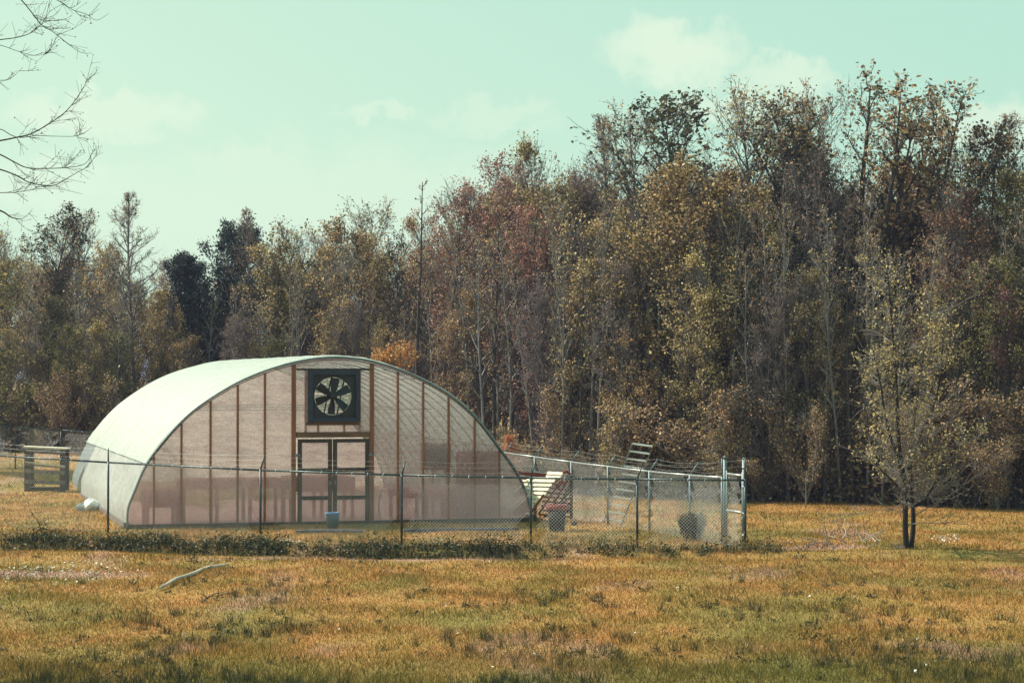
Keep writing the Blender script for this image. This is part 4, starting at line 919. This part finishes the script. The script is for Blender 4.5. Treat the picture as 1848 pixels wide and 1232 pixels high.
# ------------------------------------------------------------------ lone tree in the field
def lone_tree():
    rng = np.random.RandomState(21); b = GP(1641, 993); D = b.y; k = F/D
    o = empty('tree', (b.x, b.y, g1(b.x, b.y)), label='lone twin stemmed tree with yellow tan leaves standing in the field at right', cat='tree')
    def q(px, py, dy=0): v = PD(px, py, D+dy)-b; return np.array(v)
    T0 = []; T1 = []; R0 = []; R1 = []
    def stem(pts, ra, rb):
        P = catmull([Vector(p) for p in pts], 3); n = len(P)
        for i in range(n-1): T0.append(np.array(P[i])); T1.append(np.array(P[i+1])); R0.append(ra+(rb-ra)*i/n); R1.append(ra+(rb-ra)*(i+1)/n)
        return [np.array(p) for p in P]
    S1 = stem([q(1637, 998), q(1634, 960), q(1634, 910), q(1631, 860), q(1622, 800), q(1618, 700), q(1612, 620), q(1606, 540), q(1602, 495)], .068, .010)
    S2 = stem([q(1644, 998, .03), q(1648, 955, .08), q(1648, 925, .1), q(1645, 890, .15), q(1643, 830, .2), q(1650, 760, .3), q(1660, 690, .4), q(1672, 610, .3), q(1680, 560, .3)], .058, .010)
    S3 = stem([q(1646, 918, .1), q(1668, 905, 0), q(1690, 870, -.1), q(1725, 820, -.2), q(1765, 780, -.3)], .035, .006)
    S4 = stem([q(1633, 880), q(1622, 830, -.2), q(1600, 770, -.4), q(1590, 700, -.5), q(1576, 640, -.5)], .04, .007)
    S5 = stem([q(1640, 850, .1), q(1660, 790, .5), q(1690, 720, .7), q(1700, 640, .7), q(1705, 585, .7)], .04, .007)
    S6 = stem([q(1637, 905), q(1620, 880, -.5), q(1590, 850, -.9), q(1560, 820, -1)], .03, .006)
    P0 = []; P1 = []; r0 = []; r1 = []; A = []; B = []
    def twigs(path, n, L_, f0, leaf, side=0, up=.4):
        m = len(path)
        for i in range(n):
            t = f0+(1-f0)*rng.rand(); x = t*(m-1); j = min(int(x), m-2); p = path[j]+(path[j+1]-path[j])*(x-j)
            a = rng.uniform(0, 6.28); d = unit(np.array([math.cos(a)+side, math.sin(a), up+rng.normal(0, .25)])); l = L_*rng.uniform(.5, 1.2)*(1.15-.6*t); pts = [p]
            for s_ in range(4):
                d = unit(d+rng.normal(0, .13, 3)+np.array([0, 0, .10])); pts.append(pts[-1]+d*l/4); rr = .011*(1-s_*.2); P0.append(pts[-2]); P1.append(pts[-1]); r0.append(rr); r1.append(rr*.8)
            for _ in range(7):
                u = rng.rand()*3.9+.05; jj = int(u); bb = pts[jj]+(pts[jj+1]-pts[jj])*(u-jj); dd = unit(d+rng.normal(0, .6, 3)); e = bb+dd*l*rng.uniform(.18, .42); P0.append(bb); P1.append(e); r0.append(.006); r1.append(.0035)
                e2 = e+unit(dd+rng.normal(0, .5, 3))*l*.15; P0.append(e); P1.append(e2); r0.append(.004); r1.append(.003)
                (A if rng.rand() < leaf(e)*.5 else B).append(e); (A if rng.rand() < leaf(e2)*.4 else B).append(e2)
    zz = lambda y: 3.6-(y-680)/k
    hi = lambda e: float(ss(.9, 2.3, e[2]+(-.0))*ss(1.9, .2, e[0]-.15*e[2]))*.95
    for P_, n_, l_, f_ in ((S1, 44, .90, .30), (S2, 34, .80, .30), (S3, 22, .75, .25), (S4, 30, .75, .2), (S5, 30, .75, .2), (S6, 16, .7, .25)): twigs(P_, n_, l_, f_, hi)
    twigs(S1, 18, 1.3, .14, hi, 0, .1); twigs(S2, 22, 1.6, .17, hi, .7, .2); twigs(S1, 9, 1.2, .17, hi, -.7, .2); twigs(S1[:10], 3, .6, .05, hi, -.7, .1)
    V, Fs = segs_mesh(np.array(T0), np.array(T1), np.array(R0), np.array(R1), 9); mesh_np('trunk', V, Fs, M['bark_lone'], o, smooth=True)
    V, Fs = segs_mesh(np.array(P0), np.array(P1), np.array(r0), np.array(r1), 4); mesh_np('branches', V, Fs, M['bark'], o)
    A = np.array(A); B = np.array(B)
    V, Fs, n = leaves_mesh(A, 4, .045, .026, rng, .8); V2, F2, n2 = leaves_mesh(B, 1, .01, .016, rng)
    mesh_np('crown', np.concatenate([V, V2]), np.concatenate([Fs, F2+len(V)]), M['lone'], o, attrs={'rnd': np.concatenate([np.clip(rng.beta(2.4, 1.5, n), 0, 1), np.full(n2, .3)])})
lone_tree()
# ------------------------------------------------------------------ bare tree beyond the left edge, its branches reaching in
def near_tree():
    rng = np.random.RandomState(5); D = 27.0; tx = XD(-300, D); zb = g1(tx, D); org = np.array([tx, D, zb])
    o = empty('tree', org, label='bare budding tree beyond the left edge, its thin branches reaching into the sky', cat='tree')
    T0 = []; T1 = []; R0 = []; R1 = []; P0 = []; P1 = []; r0 = []; r1 = []; A = []
    tp = catmull([Vector((0, 0, -.1)), Vector((.1, 0, 2)), Vector((0, .1, 5)), Vector((.15, 0, 8)), Vector((.1, 0, 12)), Vector((.3, 0, 14.5))], 4)
    for i in range(len(tp)-1): T0.append(tp[i]); T1.append(tp[i+1]); f = i/len(tp); R0.append(.2*(1-f)+.02); R1.append(.2*(1-f-1/len(tp))+.02)
    def limb(pts, ra, rb, dy, zroot=None, L_=.55, n=13):
        L_ = L_*.66; zroot = None; n = int(n*.65)
        q = [np.array(PD(x, y, D+dy+.0*i))-org for i, (x, y) in enumerate(pts)]
        f = q[0].copy(); root = np.array([.05, 0, max(.5, (zroot if zroot is not None else f[2]-1.2))]); mid = (root+f)/2+np.array([0, 0, -.12])
        P = [np.array(p) for p in catmull([Vector(root), Vector(mid)]+[Vector(a) for a in q], 4)]; m = len(P)
        for i in range(m-1):
            T0.append(P[i]); T1.append(P[i+1]); g = max(0, (i-6)/(m-6)); e = lambda g: .42*(ra*(1-g)+rb*g); R0.append(e(g)); R1.append(e(max(0, (i-5)/(m-6))))
        for _ in range(n):
            t = rng.uniform(.38, 1); x = t*(m-1); j = min(int(x), m-2); p = P[j]+(P[j+1]-P[j])*(x-j); ax = unit(P[j+1]-P[j])
            d = unit(ax+np.array([0, rng.normal(0, .5), rng.choice([-1, 1])*rng.uniform(.25, .9)])); l = L_*rng.uniform(.3, 1.2); pts_ = [p]
            for s_ in range(4): d = unit(d+rng.normal(0, .16, 3)+np.array([.05, 0, .10])); pts_.append(pts_[-1]+d*l/4); P0.append(pts_[-2]); P1.append(pts_[-1]); r0.append(.0032-.0005*s_); r1.append(.0027-.0005*s_); A.append(pts_[-1])
            for _ in range(4):
                u = rng.rand()*3.9; jj = int(u); bb = pts_[jj]+(pts_[jj+1]-pts_[jj])*(u-jj); e = bb+unit(d+rng.normal(0, .7, 3))*rng.uniform(.05, .22); P0.append(bb); P1.append(e); r0.append(.002); r1.append(.0015); A.append(e)
    limb([(-40, -60), (10, -25), (38, 0), (55, 20), (75, 45), (96, 58), (121, 78), (146, 95), (166, 96)], .022, .004, 0, 8)
    limb([(-60, 80), (0, 72), (30, 68), (55, 60), (75, 44), (90, 20)], .02, .005, .3, 7, .5)
    limb([(0, -50), (60, -20), (106, 2), (131, 18), (156, 26), (174, 37), (196, 25)], .016, .004, .2, 9, .35, 9)
    limb([(-40, 80), (0, 82), (30, 92), (60, 100), (84, 98)], .012, .004, -.3, 7, .4)
    limb([(-50, 262), (0, 254), (30, 248), (55, 242), (86, 225), (116, 204), (136, 181), (146, 166), (157, 146)], .028, .005, 0, 5, .5, 18)
    limb([(-30, 235), (30, 248), (65, 245), (100, 246), (141, 245), (166, 230)], .014, .004, .15, 5.2, .35)
    limb([(-40, 265), (0, 279), (25, 292), (50, 303), (90, 304), (126, 302), (151, 297), (162, 286)], .024, .005, .2, 4.5, .5, 16)
    limb([(-40, 300), (0, 306), (30, 317), (55, 330), (95, 335), (121, 322), (145, 308), (162, 300)], .024, .005, -.2, 4.2, .5, 16)
    limb([(-40, 150), (0, 147), (20, 141), (41, 122)], .012, .004, .2, 6, .3, 6)
    limb([(-40, 352), (0, 348), (30, 347), (62, 342), (100, 340), (148, 350)], .014, .004, .2, 4, .4, 8)
    limb([(-60, 365), (0, 380), (20, 392), (40, 396)], .035, .01, 0, 4, .4, 5)
    limb([(-50, 592), (0, 591), (30, 590), (65, 579), (100, 559), (130, 528), (150, 493)], .02, .005, 0, 2.6, .5, 14)
    limb([(-50, 540), (0, 545), (40, 520), (80, 505), (120, 480)], .012, .004, .2, 2.6, .5, 9)
    limb([(-50, 800), (0, 785), (30, 776), (60, 760)], .014, .004, .2, 1.6, .4, 7)
    limb([(-50, 700), (0, 690), (40, 660), (70, 640)], .012, .004, .2, 2.2, .5, 9)
    V, Fs = segs_mesh(np.array(T0), np.array(T1), np.array(R0), np.array(R1), 8); mesh_np('trunk', V, Fs, M['bark_dark'], o, smooth=True)
    V, Fs = segs_mesh(np.array(P0), np.array(P1), np.array(r0), np.array(r1), 4); mesh_np('branches', V, Fs, M['bark_dark'], o)
    V, Fs, n = leaves_mesh(np.array(A), 1, .003, .010, rng); mesh_np('crown', V, Fs, M['darkleaf'], o, attrs={'rnd': np.full(n, .2)})
near_tree()
# ------------------------------------------------------------------ small plants
def sapling(px, ybase, ytop, seed, label, mat='bark', leaf=.0, vfork=False):
    rng = np.random.RandomState(seed); b = GP(px, ybase); H = PD(px, ytop, b.y).z; o = empty('sapling', (b.x, b.y, g1(b.x, b.y)), label=label, cat='sapling'); T0 = []; T1 = []; R0 = []; R1 = []; A = []
    def go(p, d, l, r, lev):
        for s_ in range(4):
            d = unit(d+rng.normal(0, .12, 3)); q = p+d*l/4; T0.append(p); T1.append(q); R0.append(r); R1.append(r*.82); r *= .82; p = q
            if lev < 2 and s_ > 0:
                for _ in range(2): go(p, unit(d+np.array([rng.normal(0, .8), rng.normal(0, .5), .1])), l*.45, r*.6, lev+1)
        A.append(p)
    go(np.array([0, 0, -.05]), np.array([.0, 0, 1.]), H*.6, .018, 0)
    if vfork: go(np.array([0, 0, H*.5]), np.array([.7, 0, 1.]), H*.55, .012, 1); go(np.array([0, 0, H*.5]), np.array([-.5, 0, 1.]), H*.5, .012, 1)
    V, Fs = segs_mesh(np.array(T0), np.array(T1), np.array(R0), np.array(R1), 5); mesh_np('stem', V, Fs, M[mat], o)
    V, Fs, n = leaves_mesh(np.array(A), 3, .03, .022, rng); mesh_np('foliage', V, Fs, M['tan'], o, attrs={'rnd': rng.rand(n)})
sapling(1452, 918, 815, 3, 'thin forked sapling in the grass between the gate and the lone tree', vfork=True)
sapling(76, 978, 912, 6, 'dry dark weed stem standing left of the greenhouse in front of the fence', 'bark_dark')
def spiky(name, px, py, w, h, n, seed, mat, label, cat, leaf=.05, k=8):
    rng = np.random.RandomState(seed); b = GP(px, py); o = empty(name, (b.x, b.y, g1(b.x, b.y)), label=label, cat=cat)
    th = rng.uniform(0, 6.28, n); rr = np.sqrt(rng.rand(n)); P0 = np.stack([rr*w*.25*np.cos(th), rr*w*.25*np.sin(th), np.zeros(n)], 1); hh_ = h*(1-.15*rr**2)*rng.uniform(.7, 1.1, n)
    P1 = np.stack([rr*w*.5*np.cos(th)+rng.normal(0, .03, n), rr*w*.5*np.sin(th), hh_], 1); V, Fs = segs_mesh(P0, P1, .006, .003, 3); mesh_np('stems', V, Fs, M['bark_dark'], o)
    f = rng.rand(n*k, 1)**.7; A = np.repeat(P0, k, 0)*(1-f)+np.repeat(P1, k, 0)*f; V, Fs, m = leaves_mesh(A, 3, .025, leaf, rng, .3, .4); mesh_np('foliage', V, Fs, M[mat], o, attrs={'rnd': rng.beta(1.4, 2.6, m)})
spiky('bush', 1248, 974, .62, .60, 130, 1, 'weed', 'small dark bush standing inside the fence left of the gate', 'bush', .022, 22)
# weed clumps along the ditch
rgw = np.random.RandomState(3)
def stuff_weeds(name, pts, k, h, leaf, mat, label):
    A = []
    for x, y, s in pts:
        n = int(k*s); q = rgw.normal(0, 1, (n, 3))*np.array([.13, .10, 0])*s; q[:, 2] = np.abs(rgw.normal(0, .5, n))*h*s; q += np.array([x, y, g1(x, y)]); A.append(q)
    V, Fs, m = leaves_mesh(np.concatenate(A), 1, .01, leaf, rgw, .2, .35); tag(mesh_np(name, V, Fs, M[mat], attrs={'rnd': rgw.beta(1.5, 2.0, m)}), label=label, cat='weeds', kind='stuff')
pts = []
for _ in range(620):
    px = rgw.uniform(-60, 960)
    x = XD(px, 46.5); y = float(ditch_y(x))+rgw.normal(-.2, .34); pts.append((x, y, rgw.uniform(.35, .8)+.75*rgw.rand()**3+.25*math.sin(px*.031)))
for _ in range(70):
    px = rgw.uniform(960, 1400); x = XD(px, 45.6); pts.append((x, 45.5+rgw.normal(0, .35), rgw.uniform(.4, 1.0)))
stuff_weeds('ditch_weeds', pts, 75, .24, .034, 'weed', 'low leafy weeds growing thickly along the ditch')
pts = []
for _ in range(210):
    y = 25+rgw.rand()**1.3*22; x = rgw.uniform(-1, 1)*.24*y; pts.append((x, y, rgw.uniform(.25, .6)))
for px, py, s in ((1460, 1152, 1.5), (1095-370+370, 1095, .6), (1515, 1165, 1.1), (420, 1140, .9), (1270, 1098, .7), (1575, 1080, .7), (1090, 1085, .5), (205, 1225, 1.0), (350, 1015, .8), (1370, 1000, 1), (1440, 1003, 1), (1000, 1140, .7)):
    g = GP(px, py); pts += [(g.x+rgw.normal(0, .05), g.y+rgw.normal(0, .1), s*.7) for _ in range(2)]
stuff_weeds('field_weeds', pts, 60, .16, .026, 'weed', 'scattered small green weeds in the dry field grass')
def stalks():
    P0 = []; P1 = []
    for _ in range(1500):
        px = rgw.uniform(-60, 1400); x = XD(px, 46.5); y = float(ditch_y(x))+rgw.normal(.1, .45) if px < 960 else 45.6+rgw.normal(0, .4); z = g1(x, y); h = rgw.uniform(.12, .42)
        p = np.array([x, y, z]); q = p+np.array([rgw.normal(0, .25)*h, rgw.normal(0, .25)*h, h]); m = (p+q)/2+rgw.normal(0, .015, 3); P0 += [p, m]; P1 += [m, q]
    V, Fs = segs_mesh(np.array(P0), np.array(P1), .0045, .0025, 3); tag(mesh_np('dry_stalks', V, Fs, M['stick2']), label='thin dry stalks standing among the ditch weeds', cat='weeds', kind='stuff')
stalks()
# grass blades over the whole field
def grass():
    rng = np.random.RandomState(2); out = []; rn = []
    bands = [(24.5, 32, 1150), (32, 42, 760), (42, 52, 480), (52, 66, 270), (66, 92, 90)]
    for y0, y1, dens in bands:
        w = .33*y1+2; n = int(dens*(y1-y0)*2*w); X = rng.uniform(-w, w, n); Y = rng.uniform(y0, y1, n)
        keep = np.abs(X) < .33*Y+1.5; X, Y = X[keep], Y[keep]
        # tree line limit
        pxl = X/Y*F+924; lim = np.interp(pxl, [-200, 0, 400, 700, 1000, 1350, 1848, 2000], [87, 86, 83, 79, 71, 67, 64, 63]); keep = Y < lim+1; X, Y = X[keep], Y[keep]
        # not inside the greenhouse
        u = (X-A0.x)*cu+(Y-A0.y)*su; v = -(X-A0.x)*su+(Y-A0.y)*cu; keep = ~((u > -.02) & (u < GW+.02) & (v > -.05) & (v < GL)); X, Y = X[keep], Y[keep]
        n = len(X); den = np.sin(X*1.7+2*np.sin(Y*.9))+np.sin(Y*2.3+X*.8)+rng.normal(0, .8, n)
        h = (.026+.042*rng.rand(n)**1.7+.02*ss(31, 26, Y))*(1+.22*den.clip(-1.5, 2)); 
        tall = rng.rand(n) < .06*(.3+ss(.2, 1.4, den)); h = np.where(tall, h*2.3, h)
        wd = (.0036+.00012*(Y-25))*(1+rng.rand(n)); a = rng.uniform(0, math.pi, n); ln = rng.normal(0, .45, (n, 2))*h[:, None]; Z = gz(X, Y)-.005
        dx = np.cos(a)*wd; dy = np.sin(a)*wd; V = np.stack([np.stack([X-dx, Y-dy, Z], 1), np.stack([X+dx, Y+dy, Z], 1), np.stack([X+ln[:, 0], Y+ln[:, 1], Z+h], 1)], 1)
        out.append(V.reshape(-1, 3)); rn.append(np.where(tall, rng.rand(n)*.35, np.clip(rng.beta(1.2, 1.2, n), 0, 1)))
    V = np.concatenate(out); n = len(V)//3; tag(mesh_np('grass', V, np.arange(n*3).reshape(-1, 3), M['blade'], attrs={'rnd': np.concatenate(rn)}), label='short dry ochre and green grass covering the field', cat='grass', kind='stuff')
    # darker tufts in the foreground
    P = []; rn = []
    for _ in range(1300):
        y = 25+rng.rand()**2.2*14; x = rng.uniform(-1, 1)*.24*y
        if math.sin(x*1.3+1.0)+math.sin(y*1.1+x*.5)+rng.normal(0, .5) < .1: continue
        n = rng.randint(14, 34); hh_ = rng.uniform(.12, .26); q = rng.normal(0, .035, (n, 2)); base = np.stack([x+q[:, 0], y+q[:, 1], np.full(n, g1(x, y)-.01)], 1)
        ti = base+np.stack([rng.normal(0, .3, n)*hh_, rng.normal(0, .3, n)*hh_, hh_*rng.uniform(.5, 1.1, n)], 1); a = rng.uniform(0, 3.14, n); off = np.stack([np.cos(a), np.sin(a), 0*a], 1)*.0045
        P.append(np.stack([base-off, base+off, ti], 1).reshape(-1, 3)); rn.append(rng.beta(1.4, 2.2, n))
    V = np.concatenate(P); n = len(V)//3; tag(mesh_np('grass_tufts', V, np.arange(n*3).reshape(-1, 3), M['weed'], attrs={'rnd': np.concatenate(rn)}), label='taller dark green grass tufts in the foreground of the field', cat='grass', kind='stuff')
grass()
# small white flowers / fluff
def flowers():
    rng = np.random.RandomState(12); A = []
    for _ in range(150): g = GP(rng.normal(110, 85), rng.normal(1038, 10)); A.append((g.x, g.y))
    for _ in range(45): g = GP(rng.normal(1708, 18), rng.normal(980, 3)); A.append((g.x, g.y))
    for _ in range(34): y = 26+rng.rand()**1.2*24; A.append((rng.uniform(-.23, .23)*y, y))
    for _ in range(40): px = rng.uniform(300, 560); x = XD(px, 46.8); A.append((x, float(ditch_y(x))+rng.normal(.1, .3)))
    A = np.array(A); Z = gz(A[:, 0], A[:, 1])+rng.uniform(.06, .12, len(A)); C3 = np.column_stack([A, Z]); V, Fs, n = leaves_mesh(C3, 3, .012, .015, rng, 1.2, .8)
    tag(mesh_np('wild_flowers', V, Fs, M['flower'], attrs={'rnd': rng.rand(n)}), label='small white wild flowers dotted in the grass', cat='flowers', kind='stuff')
flowers()
